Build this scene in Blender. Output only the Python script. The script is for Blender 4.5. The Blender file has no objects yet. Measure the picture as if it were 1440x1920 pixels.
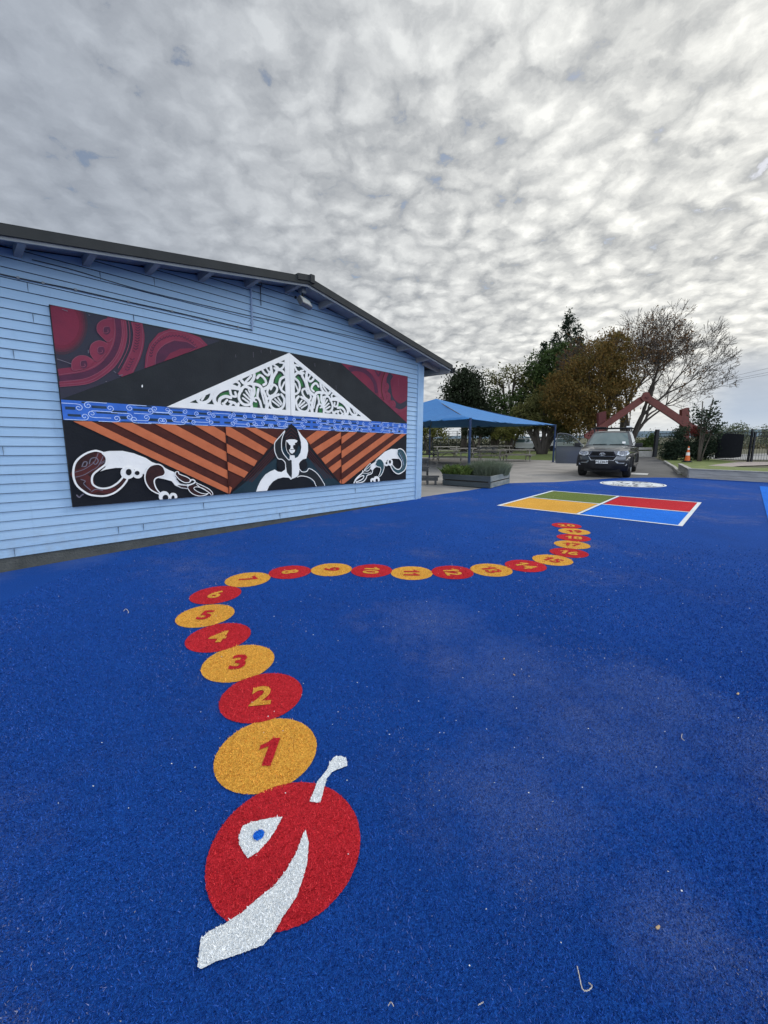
import bpy, bmesh, math, random
import numpy as np
from mathutils import Vector, Matrix
from mathutils.geometry import tessellate_polygon
random.seed(7); rng = np.random.default_rng(7)
S = bpy.context.scene
COL = S.collection

# ------------------------------------------------------------------ camera
FOC, PITCH, ROLL, CH = 762.03, 0.17889, 0.0058, 1.5
_c, _s = math.cos(PITCH), math.sin(PITCH)
_cr, _sr = math.cos(ROLL), math.sin(ROLL)
MR = np.array([[1, 0, 0], [0, -_s, _c], [0, -_c, -_s]]) @ np.array([[_cr, -_sr, 0], [_sr, _cr, 0], [0, 0, 1]])
cam = bpy.data.cameras.new('camera')
cam.sensor_fit = 'VERTICAL'; cam.sensor_height = 36; cam.lens = FOC / 1920 * 36
cam.clip_start = 0.05; cam.clip_end = 6000
co = bpy.data.objects.new('camera', cam); COL.objects.link(co)
m4 = Matrix.Identity(4)
for i in range(3):
    m4[i][0] = MR[i, 0]; m4[i][1] = -MR[i, 1]; m4[i][2] = -MR[i, 2]
m4[2][3] = CH
co.matrix_world = m4
S.camera = co
S.render.resolution_x = 768; S.render.resolution_y = 1024

# ------------------------------------------------------------------ light
SUN_EL, SUN_AZ = math.radians(34), math.radians(62)      # azimuth from +Y towards +X
sd = Vector((math.sin(SUN_AZ) * math.cos(SUN_EL), math.cos(SUN_AZ) * math.cos(SUN_EL), math.sin(SUN_EL)))
sl = bpy.data.lights.new('sun', 'SUN'); sl.energy = 1.5; sl.angle = math.radians(14); sl.color = (1, .96, .9)
so = bpy.data.objects.new('sun', sl); COL.objects.link(so)
so.rotation_euler = (-sd).to_track_quat('-Z', 'Y').to_euler()
S.view_settings.view_transform = 'Standard'; S.view_settings.look = 'None'
S.view_settings.exposure = 0.30; S.view_settings.gamma = 1

# node helper
class NT:
    def __init__(s, tree): s.t = tree; s.n = tree.nodes; s.l = tree.links
    def add(s, typ, **kw):
        n = s.n.new(typ)
        for k, v in kw.items():
            if k == 'inp':
                for a, b in v.items():
                    if isinstance(b, bpy.types.NodeSocket): s.l.new(b, n.inputs[a])
                    else: n.inputs[a].default_value = b
            else: setattr(n, k, v)
        return n
    def math(s, op, a, b=0.0, c=0.0, clamp=False):
        return s.add('ShaderNodeMath', operation=op, use_clamp=clamp, inp={0: a, 1: b, 2: c}).outputs[0]
    def vmath(s, op, a, b=(0, 0, 0)):
        n = s.add('ShaderNodeVectorMath', operation=op, inp={0: a, 1: b})
        return n.outputs['Value'] if op in ('DOT_PRODUCT', 'LENGTH') else n.outputs[0]
    def mix(s, f, a, b, blend='MIX'):
        n = s.add('ShaderNodeMix', data_type='RGBA', blend_type=blend)
        for i, v in ((0, f), (6, a), (7, b)):
            if isinstance(v, bpy.types.NodeSocket): s.l.new(v, n.inputs[i])
            else: n.inputs[i].default_value = v if i == 0 else (*v[:3], 1)
        return n.outputs[2]
    def noise(s, vec, scale, detail=3, rough=.5, dist=0.0, dim='3D'):
        return s.add('ShaderNodeTexNoise', noise_dimensions=dim, inp={'Vector': vec, 'Scale': scale, 'Detail': detail, 'Roughness': rough, 'Distortion': dist}).outputs['Fac']
    def rng(s, v, a, b, c=0.0, d=1.0, sm=False):
        return s.add('ShaderNodeMapRange', clamp=True, interpolation_type='SMOOTHSTEP' if sm else 'LINEAR', inp={0: v, 1: a, 2: b, 3: c, 4: d}).outputs[0]
    def comb(s, x, y, z=0.0): return s.add('ShaderNodeCombineXYZ', inp={0: x, 1: y, 2: z}).outputs[0]

# sky: Nishita air seen through gaps of a broken altocumulus layer
W = bpy.data.worlds.new('World'); S.world = W; W.use_nodes = True
W.node_tree.nodes.clear(); w = NT(W.node_tree)
gen = w.add('ShaderNodeTexCoord').outputs['Generated']
sky = w.add('ShaderNodeTexSky', sky_type='NISHITA', sun_disc=False, sun_elevation=SUN_EL, sun_rotation=SUN_AZ, altitude=20, air_density=1.0, dust_density=1.5).outputs[0]
sep = w.add('ShaderNodeSeparateXYZ', inp={0: gen})
elev_ = sep.outputs[2]
zc = w.math('MAXIMUM', sep.outputs[2], 0.0)
za = w.math('ADD', zc, 0.22)
px = w.math('DIVIDE', sep.outputs[0], za); py = w.math('DIVIDE', sep.outputs[1], za)
pl = w.comb(px, py, 0.3)
warp = w.add('ShaderNodeTexNoise', inp={'Vector': pl, 'Scale': 6.5, 'Detail': 6, 'Roughness': .6})
wv = w.vmath('ADD', pl, w.vmath('SCALE', w.vmath('SUBTRACT', warp.outputs['Color'], (.5, .5, .5)), (0, 0, 0)))
wv.node.inputs[1].links[0].from_node.inputs[3].default_value = 0.17
cell = w.add('ShaderNodeTexVoronoi', feature='SMOOTH_F1', inp={'Vector': wv, 'Scale': 12.5, 'Smoothness': .35, 'Randomness': 1.0}).outputs['Distance']
fine = w.noise(wv, 16.0, 9, .6)
mid = w.noise(pl, 4.5, 4, .55)
big = w.noise(pl, 1.5, 4, .55)
puff = w.math('SUBTRACT', 1.0, w.math('MULTIPLY', cell, 1.05))
puff = w.math('ADD', puff, w.math('MULTIPLY', w.math('SUBTRACT', fine, .5), 1.3))
puff = w.math('ADD', puff, w.math('MULTIPLY', w.math('SUBTRACT', big, .5), .8))
puff = w.math('ADD', puff, w.math('MULTIPLY', w.math('SUBTRACT', mid, .5), .7))
lum = w.rng(puff, .0, 1.0, 0, 1)
flat = w.math('MAXIMUM', w.rng(elev_, .16, .03, 0, .75), w.rng(sep.outputs[0], .1, -.6, 0, .6))
lum = w.mix(flat, lum, (.55, .55, .55))
glow_dir = Vector((math.sin(math.radians(50)) * math.cos(math.radians(17)), math.cos(math.radians(50)) * math.cos(math.radians(17)), math.sin(math.radians(17))))
gd = w.vmath('DOT_PRODUCT', gen, tuple(glow_dir))
g1 = w.rng(gd, .18, 1.0, 0, 1)
g1 = w.math('POWER', g1, 1.35)
# thin / thick cloud light
thick = w.mix(g1, (.20, .225, .27), (.40, .41, .41))
thin = w.mix(g1, (.41, .45, .51), (.95, .94, .88))
cl = w.mix(lum, thick, thin)
# darker, flatter deck low down on the right, and plain pale haze at the horizon
elev = sep.outputs[2]
side = w.rng(w.vmath('DOT_PRODUCT', gen, (math.cos(math.radians(38)), -math.sin(math.radians(38)), 0)), -.07, .05, 0, 1, True)
edge = w.math('ADD', .145, w.math('MULTIPLY', w.math('SUBTRACT', w.noise(pl, .6, 4, .6), .5), .10))
low = w.math('MULTIPLY', w.rng(w.math('SUBTRACT', edge, elev), -.015, .03, 0, 1, True), side)
lowc = w.mix(w.rng(elev, .0, .12), (.36, .45, .58), (.40, .44, .50))
cl = w.mix(w.math('MULTIPLY', low, .92), cl, lowc)
hz = w.rng(elev, .0, .05, 1, 0, True)
cl = w.mix(w.math('MULTIPLY', hz, .7), cl, (.56, .60, .64))
gap = w.rng(w.math('ADD', puff, w.rng(elev, .1, .5, .25, 0)), -.10, .14, .55, 0, True)
sk = w.mix(1.0, sky, (.10, .10, .10), 'MULTIPLY')
skyc = w.mix(gap, cl, sk)
# unseen half of the sky behind the viewer, brightened to light wall and ground
back = w.rng(sep.outputs[1], -.75, .15, 4.2, 1.0, True)
skyb = w.vmath('SCALE', skyc); w.l.new(back, skyb.node.inputs[3])
bg = w.add('ShaderNodeBackground', inp={'Color': w.vmath('SCALE', skyb), 'Strength': 0.1})
bg.inputs[0].links[0].from_node.inputs[3].default_value = 10.0
w.l.new(bg.outputs[0], w.add('ShaderNodeOutputWorld').inputs[0])

# ------------------------------------------------------------------ helpers
def ray(x, y): return MR @ np.array([(x - 720) / FOC, (y - 960) / FOC, 1.0])
def G(x, y, z=0.0):
    d = ray(x, y); t = (z - CH) / d[2]; return (d[0] * t, d[1] * t, z)
def at(x, y, Y):
    d = ray(x, y); t = Y / d[1]; return Vector((d[0] * t, Y, CH + d[2] * t))

def srgb(r, g, b):
    return tuple((c / 255 / 12.92) if c <= 10 else ((c / 255 + .055) / 1.055) ** 2.4 for c in (r, g, b))

MATS = {}
def mat(name, c1, c2=None, scale=4.0, rough=.8, bump=0.0, bscale=60.0, metal=0.0, detail=4, spec=.3, sheen=0.0, stretch=None, coat=0.0):
    if name in MATS: return MATS[name]
    m = bpy.data.materials.new(name); m.use_nodes = True; t = NT(m.node_tree)
    b = m.node_tree.nodes['Principled BSDF']
    if c2 is None: c2 = tuple(min(1, c * .78) for c in c1)
    vec = t.add('ShaderNodeTexCoord').outputs['Object']
    if stretch: vec = t.vmath('MULTIPLY', vec, stretch)
    f = t.rng(t.noise(vec, scale, detail, .6), .3, .7)
    t.l.new(t.mix(f, c1, c2), b.inputs['Base Color'])
    b.inputs['Roughness'].default_value = rough; b.inputs['Metallic'].default_value = metal
    b.inputs['Specular IOR Level'].default_value = spec
    b.inputs['Sheen Weight'].default_value = sheen
    b.inputs['Coat Weight'].default_value = coat
    if bump:
        bn = t.add('ShaderNodeBump', inp={'Strength': bump, 'Distance': .01, 'Height': t.noise(vec, bscale, 3)})
        t.l.new(bn.outputs[0], b.inputs['Normal'])
    MATS[name] = m; return m

SCUFF = ((.80, 2.45, .95), (1.55, 2.15, .85), (1.15, 1.85, .8), (.55, 1.5, .7), (1.9, 1.7, .7), (-3.9, 5.0, .8), (-4.6, 4.3, .9), (.9, 1.0, .4), (.4, 3.2, .8))
def scuff(t, v):
    """worn sandy patches on the turf: fixed places, ragged outlines"""
    v2 = t.vmath('MULTIPLY', v, (1, 1, 0)); m = None
    for x, y, r in SCUFF:
        d = t.vmath('LENGTH', t.vmath('SUBTRACT', v2, (x, y, 0))); k = t.rng(d, r, r * .15, 0, 1); m = k if m is None else t.math('MAXIMUM', m, k)
    return t.rng(t.math('ADD', t.math('MULTIPLY', m, .55), t.math('MULTIPLY', t.noise(v, 5.5, 9, .8), 1.0)), .72, 1.25, 0, .34)
def turf_mat(name, base, tip, dirt=0.0):
    """short synthetic fibres: per-tuft tone, dark gaps between tufts, worn sand"""
    m = bpy.data.materials.new(name); m.use_nodes = True; t = NT(m.node_tree)
    b = m.node_tree.nodes['Principled BSDF']
    v = t.add('ShaderNodeTexCoord').outputs['Object']
    v2 = t.vmath('MULTIPLY', v, (1, 1.0, 1))
    n1 = t.noise(v2, 190, 2, .7)
    n2 = t.noise(v2, 85, 3, .7)
    n3 = t.noise(v, 1.1, 5, .6)
    f = t.rng(t.math('ADD', t.math('MULTIPLY', n1, .6), t.math('MULTIPLY', n2, .4)), .40, .60)
    c = t.mix(f, base, tip)
    c = t.mix(t.rng(n3, .35, .7, 0, .35), c, tuple(k * .72 for k in base))
    if dirt:
        patch = t.rng(t.noise(v, .55, 5, .62), .50, .70, 0, 1, True)
        patch = t.math('MULTIPLY', patch, t.rng(t.noise(v, 6, 4, .7), .35, .65))
        grain = t.rng(t.noise(v, 160, 2, .7), .52, .66)
        c = t.mix(t.math('MULTIPLY', t.math('MULTIPLY', patch, grain), dirt), c, (.34, .31, .30))
        c = t.mix(t.math('MULTIPLY', patch, .10), c, (.25, .27, .36))
        speck = t.rng(t.noise(v, 55, 1, .5), .80, .84)
        c = t.mix(speck, c, (.55, .55, .55))
        c = t.mix(t.math('MULTIPLY', scuff(t, v), t.rng(t.noise(v, 140, 2, .7), .42, .60, .15, .9)), c, (.26, .29, .38))
    t.l.new(c, b.inputs['Base Color'])
    b.inputs['Roughness'].default_value = .95; b.inputs['Specular IOR Level'].default_value = .06
    b.inputs['Sheen Weight'].default_value = .12; b.inputs['Sheen Roughness'].default_value = .6
    b.inputs['Sheen Tint'].default_value = (*[min(1, k * 2.5 + .1) for k in tip], 1)
    bn = t.add('ShaderNodeBump', inp={'Strength': .75, 'Distance': .006, 'Height': f})
    t.l.new(bn.outputs[0], b.inputs['Normal'])
    MATS[name] = m; return m

def fibre_mat(name, dark, light, odd):
    m = bpy.data.materials.new(name); m.use_nodes = True; t = NT(m.node_tree); b = m.node_tree.nodes['Principled BSDF']
    r = t.add('ShaderNodeNewGeometry').outputs['Random Per Island']
    v = t.add('ShaderNodeTexCoord').outputs['Object']
    c = t.mix(t.rng(r, 0, .95), dark, light); c = t.mix(t.math('MULTIPLY', t.rng(t.noise(v, .9, 5, .6), .48, .66), t.math('GREATER_THAN', r, .92)), c, odd)
    if name == 'fibre_blue': c = t.mix(t.math('MULTIPLY', scuff(t, v), t.rng(t.math('FRACT', t.math('MULTIPLY', r, 37.3)), .35, .75, .1, .95)), c, (.30, .34, .42))
    t.l.new(c, b.inputs['Base Color']); b.inputs['Roughness'].default_value = .6; b.inputs['Specular IOR Level'].default_value = .25
    MATS[name] = m; return m
def inside(P, poly):
    poly = np.asarray(poly); x, y = P[:, 0], P[:, 1]; r = np.zeros(len(P), bool); n = len(poly)
    for i in range(n):
        x0, y0 = poly[i]; x1, y1 = poly[(i + 1) % n]
        if y0 == y1: continue
        c = ((y0 > y) != (y1 > y)); r ^= c & (x < (x1 - x0) * (y - y0) / (y1 - y0) + x0)
    return r
def fibre_points(x0, x1, y0, y1, k=1.0):
    """more fibres near the viewer's feet, thinning out with distance; world xy"""
    out = []; y = y0
    while y < y1:
        dy = .1; d2 = y * y + CH * CH; den = 105000 * k / d2; n = rng.poisson(den * (x1 - x0) * dy)
        p = np.empty((n, 2)); p[:, 0] = rng.uniform(x0, x1, n); p[:, 1] = rng.uniform(y, y + dy, n); out.append(p); y += dy
    return np.concatenate(out)
def fibre_faces(P, z0):
    """P (N,2) world xy -> (N,3,3) little upright blades"""
    N = len(P); d = np.sqrt(P[:, 0] ** 2 + P[:, 1] ** 2 + CH * CH); w_ = (.00062 * d + .0004) * rng.uniform(.7, 1.3, N); h = (.0055 + .0008 * d) * rng.uniform(.6, 1.25, N)
    a = rng.uniform(0, math.pi, N); l = rng.normal(size=(N, 2)) * h[:, None] * .55; V = np.empty((N, 3, 3))
    V[:, 0, 0] = P[:, 0] - np.cos(a) * w_; V[:, 0, 1] = P[:, 1] - np.sin(a) * w_; V[:, 1, 0] = P[:, 0] + np.cos(a) * w_; V[:, 1, 1] = P[:, 1] + np.sin(a) * w_
    V[:, :2, 2] = z0; V[:, 2, :2] = P + l; V[:, 2, 2] = z0 + h
    return V
def add_fibres(o, P, z0, m, off=(0, 0)):
    """append blades to the mesh of object o (whose origin sits at off)"""
    V = fibre_faces(P, z0); V[:, :, 0] -= off[0]; V[:, :, 1] -= off[1]; me = o.data; me.materials.append(m); mi = len(me.materials) - 1
    n0 = len(me.vertices); f0 = len(me.polygons); l0 = len(me.loops); N = len(P)
    me.vertices.add(N * 3); co_ = np.empty(len(me.vertices) * 3); me.vertices.foreach_get('co', co_); co_[n0 * 3:] = V.reshape(-1); me.vertices.foreach_set('co', co_)
    lv_ = np.empty(l0, int); me.loops.foreach_get('vertex_index', lv_); ps = np.empty(f0, int); me.polygons.foreach_get('loop_start', ps); pm = np.empty(f0, int); me.polygons.foreach_get('material_index', pm)
    me.loops.add(N * 3); me.loops.foreach_set('vertex_index', np.concatenate([lv_, n0 + np.arange(N * 3)]))
    me.polygons.add(N); me.polygons.foreach_set('loop_start', np.concatenate([ps, l0 + np.arange(0, N * 3, 3)])); me.polygons.foreach_set('material_index', np.concatenate([pm, np.full(N, mi)]))
    me.update(calc_edges=True)

class MB:
    """collects faces, links them as ONE mesh object"""
    def __init__(s): s.v = []; s.f = []; s.m = []; s.mats = []
    def mi(s, m):
        if m not in s.mats: s.mats.append(m)
        return s.mats.index(m)
    def face(s, pts, m):
        k = len(s.v); s.v += [tuple(p) for p in pts]; s.f.append(tuple(range(k, k + len(pts)))); s.m.append(s.mi(m))
    def mesh(s, vs, fs, m):
        k = len(s.v); s.v += [tuple(p) for p in vs]; i = s.mi(m)
        for f in fs: s.f.append(tuple(a + k for a in f)); s.m.append(i)
    def box(s, lo, hi, m, M=None):
        x0, y0, z0 = lo; x1, y1, z1 = hi
        vs = [(x0, y0, z0), (x1, y0, z0), (x1, y1, z0), (x0, y1, z0), (x0, y0, z1), (x1, y0, z1), (x1, y1, z1), (x0, y1, z1)]
        if M is not None: vs = [M @ Vector(p) for p in vs]
        s.mesh(vs, [(0, 3, 2, 1), (4, 5, 6, 7), (0, 1, 5, 4), (1, 2, 6, 5), (2, 3, 7, 6), (3, 0, 4, 7)], m)
    def beam(s, a, b, wd, ht, m, up=(0, 0, 1)):
        a = Vector(a); b = Vector(b); d = (b - a).normalized(); u = Vector(up)
        sd_ = d.cross(u); sd_ = sd_.normalized() if sd_.length > 1e-6 else Vector((1, 0, 0)); u = sd_.cross(d)
        vs = []
        for p in (a, b):
            for i, j in ((-1, -1), (1, -1), (1, 1), (-1, 1)): vs.append(p + sd_ * (i * wd / 2) + u * (j * ht / 2))
        s.mesh(vs, [(0, 1, 2, 3), (7, 6, 5, 4), (0, 4, 5, 1), (1, 5, 6, 2), (2, 6, 7, 3), (3, 7, 4, 0)], m)
    def tube(s, pts, rad, m, n=8, cap=True):
        pts = [Vector(p) for p in pts]; rad = rad if hasattr(rad, '__len__') else [rad] * len(pts)
        k = len(s.v); i_ = s.mi(m); ref = None
        for i, p in enumerate(pts):
            d = (pts[min(i + 1, len(pts) - 1)] - pts[max(i - 1, 0)])
            d = d.normalized() if d.length > 1e-9 else Vector((0, 0, 1))
            if ref is None: ref = Vector((0, 0, 1)) if abs(d.z) < .9 else Vector((1, 0, 0))
            a = d.cross(ref).normalized(); b = a.cross(d); ref = -b if False else ref
            for j in range(n):
                t = 2 * math.pi * j / n; q = p + (a * math.cos(t) + b * math.sin(t)) * rad[i]; s.v.append(tuple(q))
        for i in range(len(pts) - 1):
            for j in range(n):
                j2 = (j + 1) % n; A = k + i * n; s.f.append((A + j, A + j2, A + n + j2, A + n + j)); s.m.append(i_)
        if cap:
            s.f.append(tuple(k + j for j in range(n))); s.m.append(i_)
            s.f.append(tuple(k + (len(pts) - 1) * n + n - 1 - j for j in range(n))); s.m.append(i_)
    def prism(s, pts, holes, lo, hi, m, fn):
        """polygon (2-D, holes) extruded between depths lo (back) and hi (front); fn(a,b,depth)->3-D"""
        loops = [list(pts)] + [list(h) for h in holes]
        tri = tessellate_polygon([[Vector((p[0], p[1], 0)) for p in l] for l in loops])
        flat = [p for l in loops for p in l]
        k = len(s.v); i_ = s.mi(m); s.v += [tuple(fn(p[0], p[1], hi)) for p in flat]
        for t in tri: s.f.append(tuple(k + a for a in t)); s.m.append(i_)
        if lo is not None:
            k2 = len(s.v); s.v += [tuple(fn(p[0], p[1], lo)) for p in flat]; o = 0
            for l in loops:
                for i in range(len(l)):
                    j = (i + 1) % len(l); s.f.append((k + o + i, k + o + j, k2 + o + j, k2 + o + i)); s.m.append(i_)
                o += len(l)
    def lathe(s, prof, m, n=20, M=None):
        k = len(s.v); i_ = s.mi(m)
        for r, z in prof:
            for j in range(n):
                t = 2 * math.pi * j / n; p = Vector((r * math.cos(t), r * math.sin(t), z)); s.v.append(tuple(M @ p if M else p))
        for i in range(len(prof) - 1):
            for j in range(n):
                j2 = (j + 1) % n; A = k + i * n; s.f.append((A + j, A + j2, A + n + j2, A + n + j)); s.m.append(i_)
    def build(s, name, parent=None, mw=None, smooth=False, bevel=0):
        me = bpy.data.meshes.new(name); me.from_pydata(s.v, [], s.f)
        for m in s.mats: me.materials.append(m)
        me.polygons.foreach_set('material_index', s.m)
        if smooth: me.polygons.foreach_set('use_smooth', [True] * len(s.f))
        me.update(); bm = bmesh.new(); bm.from_mesh(me)
        bmesh.ops.remove_doubles(bm, verts=bm.verts, dist=1e-5) if (smooth or bevel) else None
        bmesh.ops.recalc_face_normals(bm, faces=bm.faces); bm.to_mesh(me); bm.free()
        o = bpy.data.objects.new(name, me); COL.objects.link(o)
        if parent is not None: o.parent = parent
        if mw is not None: o.matrix_basis = mw
        if bevel:
            md = o.modifiers.new('bevel', 'BEVEL'); md.width = bevel; md.segments = 2; md.limit_method = 'ANGLE'
        if smooth and bevel:
            pass
        return o

def tag(o, label=None, cat=None, group=None, kind=None):
    if label: o['label'] = label
    if cat: o['category'] = cat
    if group: o['group'] = group
    if kind: o['kind'] = kind
    return o
def empty(name, loc=(0, 0, 0), rz=0.0, label=None, cat=None, group=None):
    o = bpy.data.objects.new(name, None); COL.objects.link(o); o.location = loc; o.rotation_euler = (0, 0, rz)
    o.empty_display_size = .2
    return tag(o, label, cat, group)
def copy_tree(o, parent=None):
    c = o.copy(); COL.objects.link(c)
    if parent is not None: c.parent = parent
    for ch in list(o.children): copy_tree(ch, c)
    return c
def shade_auto(o, ang=35):
    me = o.data; me.polygons.foreach_set('use_smooth', [True] * len(me.polygons))
    bm = bmesh.new(); bm.from_mesh(me); bmesh.ops.remove_doubles(bm, verts=bm.verts, dist=1e-5)
    for e in bm.edges:
        if len(e.link_faces) == 2 and e.calc_face_angle(0) > math.radians(ang): e.smooth = False
    bm.to_mesh(me); bm.free()

def smooth_path(pts, k=6, closed=False):
    P = [Vector((*p, 0)[:3]) if len(p) == 2 else Vector(p) for p in pts]; n = len(P); out = []
    rngs = range(n) if closed else range(n - 1)
    for i in rngs:
        if closed: a, b, c, d = P[(i - 1) % n], P[i], P[(i + 1) % n], P[(i + 2) % n]
        else: a, b, c, d = P[max(i - 1, 0)], P[i], P[i + 1], P[min(i + 2, n - 1)]
        for j in range(k):
            t = j / k; t2 = t * t; t3 = t2 * t
            out.append(.5 * ((2 * b) + (c - a) * t + (2 * a - 5 * b + 4 * c - d) * t2 + (3 * b - a - 3 * c + d) * t3))
    if not closed: out.append(P[-1])
    return [(p.x, p.y) for p in out]
def ribbon(pts, wd, taper=False, closed=False):
    n = len(pts); L = []; R = []
    for i in range(n):
        a = pts[(i - 1) % n if closed else max(i - 1, 0)]; b = pts[(i + 1) % n if closed else min(i + 1, n - 1)]
        dx, dy = b[0] - a[0], b[1] - a[1]; l = math.hypot(dx, dy) or 1; h = wd / 2
        if taper: h *= (.35 + .65 * math.sin(math.pi * (i + .5) / n) ** .5)
        L.append((pts[i][0] - dy / l * h, pts[i][1] + dx / l * h)); R.append((pts[i][0] + dy / l * h, pts[i][1] - dx / l * h))
    return L, R
def jag(pts, step, amp):
    out = []; n = len(pts)
    for i in range(n):
        a = pts[i]; b = pts[(i + 1) % n]; l = math.hypot(b[0] - a[0], b[1] - a[1]); k = max(1, int(l / step))
        nx, ny = (b[1] - a[1]) / (l or 1), -(b[0] - a[0]) / (l or 1)
        for j in range(k):
            t = j / k; r = random.uniform(-amp, amp)
            out.append((a[0] + (b[0] - a[0]) * t + nx * r, a[1] + (b[1] - a[1]) * t + ny * r))
    return out
def circ(cx, cy, r, n=72, ry=None):
    return [(cx + r * math.cos(2 * math.pi * i / n), cy + (ry or r) * math.sin(2 * math.pi * i / n)) for i in range(n)]
_gl = {}
def glyph(ch, size, bold):
    """flat triangles of one bold figure, origin at its lower left, plus its width"""
    if (ch, size, bold) in _gl: return _gl[(ch, size, bold)]
    if ch == '1':
        H_ = .73 * size; w_ = .165 * size + bold; pts = [(.20, 0), (.20, .50), (.03, .40), (.03, .53), (.14, .60), (.235, .73), (.375, .73), (.375, 0)]
        pts = [(x * size, y * size) for x, y in pts]; tri = tessellate_polygon([[Vector((*p, 0)) for p in pts]]); r = ([pts[a] for t in tri for a in t], .39 * size)
    else:
        cu = bpy.data.curves.new('g', 'FONT'); cu.body = ch; cu.size = size; cu.offset = bold; cu.resolution_u = 4
        tmp = bpy.data.objects.new('tmp', cu); COL.objects.link(tmp); bpy.context.view_layer.update()
        me = bpy.data.meshes.new_from_object(tmp.evaluated_get(bpy.context.evaluated_depsgraph_get())); bpy.data.objects.remove(tmp); bpy.data.curves.remove(cu)
        x0 = min(v.co.x for v in me.vertices); y0 = min(v.co.y for v in me.vertices); out = []
        for p in me.polygons:
            q = [me.vertices[i].co for i in p.vertices]
            for i in range(1, len(q) - 1): out += [(c.x - x0, c.y - y0) for c in (q[0], q[i], q[i + 1])]
        r = (out, max(p[0] for p in out) ); bpy.data.meshes.remove(me)
    _gl[(ch, size, bold)] = r; return r
def number_obj(txt, size, m, name, parent, M, bold):
    x = 0; P = []
    for ch in txt: t, w_ = glyph(ch, size, bold); P += [(p[0] + x, p[1]) for p in t]; x += w_ + .085 * size
    x -= .085 * size; hh = max(p[1] for p in P) / 2; b = MB()
    for i in range(0, len(P), 3): b.face([(p[0] - x / 2, p[1] - hh, 0) for p in P[i:i + 3]], m)
    o = b.build(name, parent); o.matrix_basis = M; return o
def text_obj(txt, size, m, name, parent, M, bold=.012, ext=0.0):
    cu = bpy.data.curves.new(name, 'FONT'); cu.body = txt; cu.size = size; cu.offset = bold
    cu.align_x = 'CENTER'; cu.align_y = 'CENTER'; cu.extrude = ext; cu.resolution_u = 4; cu.space_character = 1.08
    tmp = bpy.data.objects.new('tmp', cu); COL.objects.link(tmp)
    bpy.context.view_layer.update()
    dg = bpy.context.evaluated_depsgraph_get(); me = bpy.data.meshes.new_from_object(tmp.evaluated_get(dg))
    bpy.data.objects.remove(tmp); bpy.data.curves.remove(cu)
    xs = [v.co.x for v in me.vertices]; ys = [v.co.y for v in me.vertices]
    me.transform(Matrix.Translation((-(min(xs) + max(xs)) / 2, -(min(ys) + max(ys)) / 2, 0)))
    me.materials.clear(); me.materials.append(m)
    o = bpy.data.objects.new(name, me); COL.objects.link(o)
    if parent is not None: o.parent = parent
    o.matrix_basis = M
    return o
# ------------------------------------------------------------------ materials
M_asph = mat('asphalt_driveway', (.115, .112, .108), (.07, .07, .07), .9, .9, .5, 90, detail=8)
M_conc = mat('worn_concrete_yard', (.34, .315, .285), (.20, .19, .175), .7, .9, .5, 70, detail=10)
M_lawn = mat('lawn', (.17, .20, .055), (.08, .115, .03), 3.0, .95, .9, 40, detail=8)
M_field = mat('dry_field', (.10, .092, .05), (.05, .06, .03), .05, .95, detail=9)
T_blue = turf_mat('turf_blue', (.0018, .028, .165), (.011, .084, .385), dirt=1.0)
T_red = turf_mat('turf_red', (.36, .010, .018), (.66, .028, .040))
T_yel = turf_mat('turf_yellow', (.55, .25, .03), (.88, .44, .07))
T_wht = turf_mat('turf_white', (.62, .66, .68), (.90, .93, .93))
T_sky = turf_mat('turf_bright_blue', (.006, .10, .55), (.02, .2, .85))
T_grn = turf_mat('turf_olive_green', (.085, .12, .025), (.15, .20, .05))
def flatfn(z0): return lambda a, b, d: (a, b, z0 + d)

# ------------------------------------------------------------------ ground
def sheet(name, pts, z, m, kind='structure'):
    b = MB(); b.prism(pts, [], None, 0, m, flatfn(z)); o = b.build(name); tag(o, kind=kind); return o
sheet('ground', [(-2500, -2500), (2500, -2500), (2500, 2500), (-2500, 2500)], -.016, M_field)
yard = [(-30, -20), (60, -20), (60, 12), G(1275, 888)[:2], G(1240, 866)[:2], G(1226, 857)[:2], (40, 62), (36, 64), G(1170, 852)[:2], G(1130, 858)[:2], G(1060, 864)[:2], G(960, 861)[:2], G(850, 857)[:2], (-30, 34)]
sheet('yard', yard, -.008, M_conc)
drive = [G(1290, 896)[:2], G(1266, 884)[:2], G(1249, 868)[:2], G(1228, 857.5)[:2], (42, 66), (35, 66), G(1186, 856)[:2], G(1150, 862)[:2], (9.5, 19), (8.6, 16.2), G(1175, 897)[:2]]
sheet('driveway', drive, -.004, M_asph)
lawn = [(-40, 33)] + [G(*p)[:2] for p in ((850, 857), (960, 861), (1060, 864), (1130, 858), (1170, 852))] + [(26, 60), (-40, 60)]
sheet('lawn', lawn, -.002, M_lawn)
fieldlawn = [G(*p)[:2] for p in ((1249, 867.5), (1265, 877), (1275, 890), (1293, 890), (1383, 866.5), (1345, 861.5), (1300, 858), (1240, 858))]
sheet('grass_verge', fieldlawn, .004, M_lawn)
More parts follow.
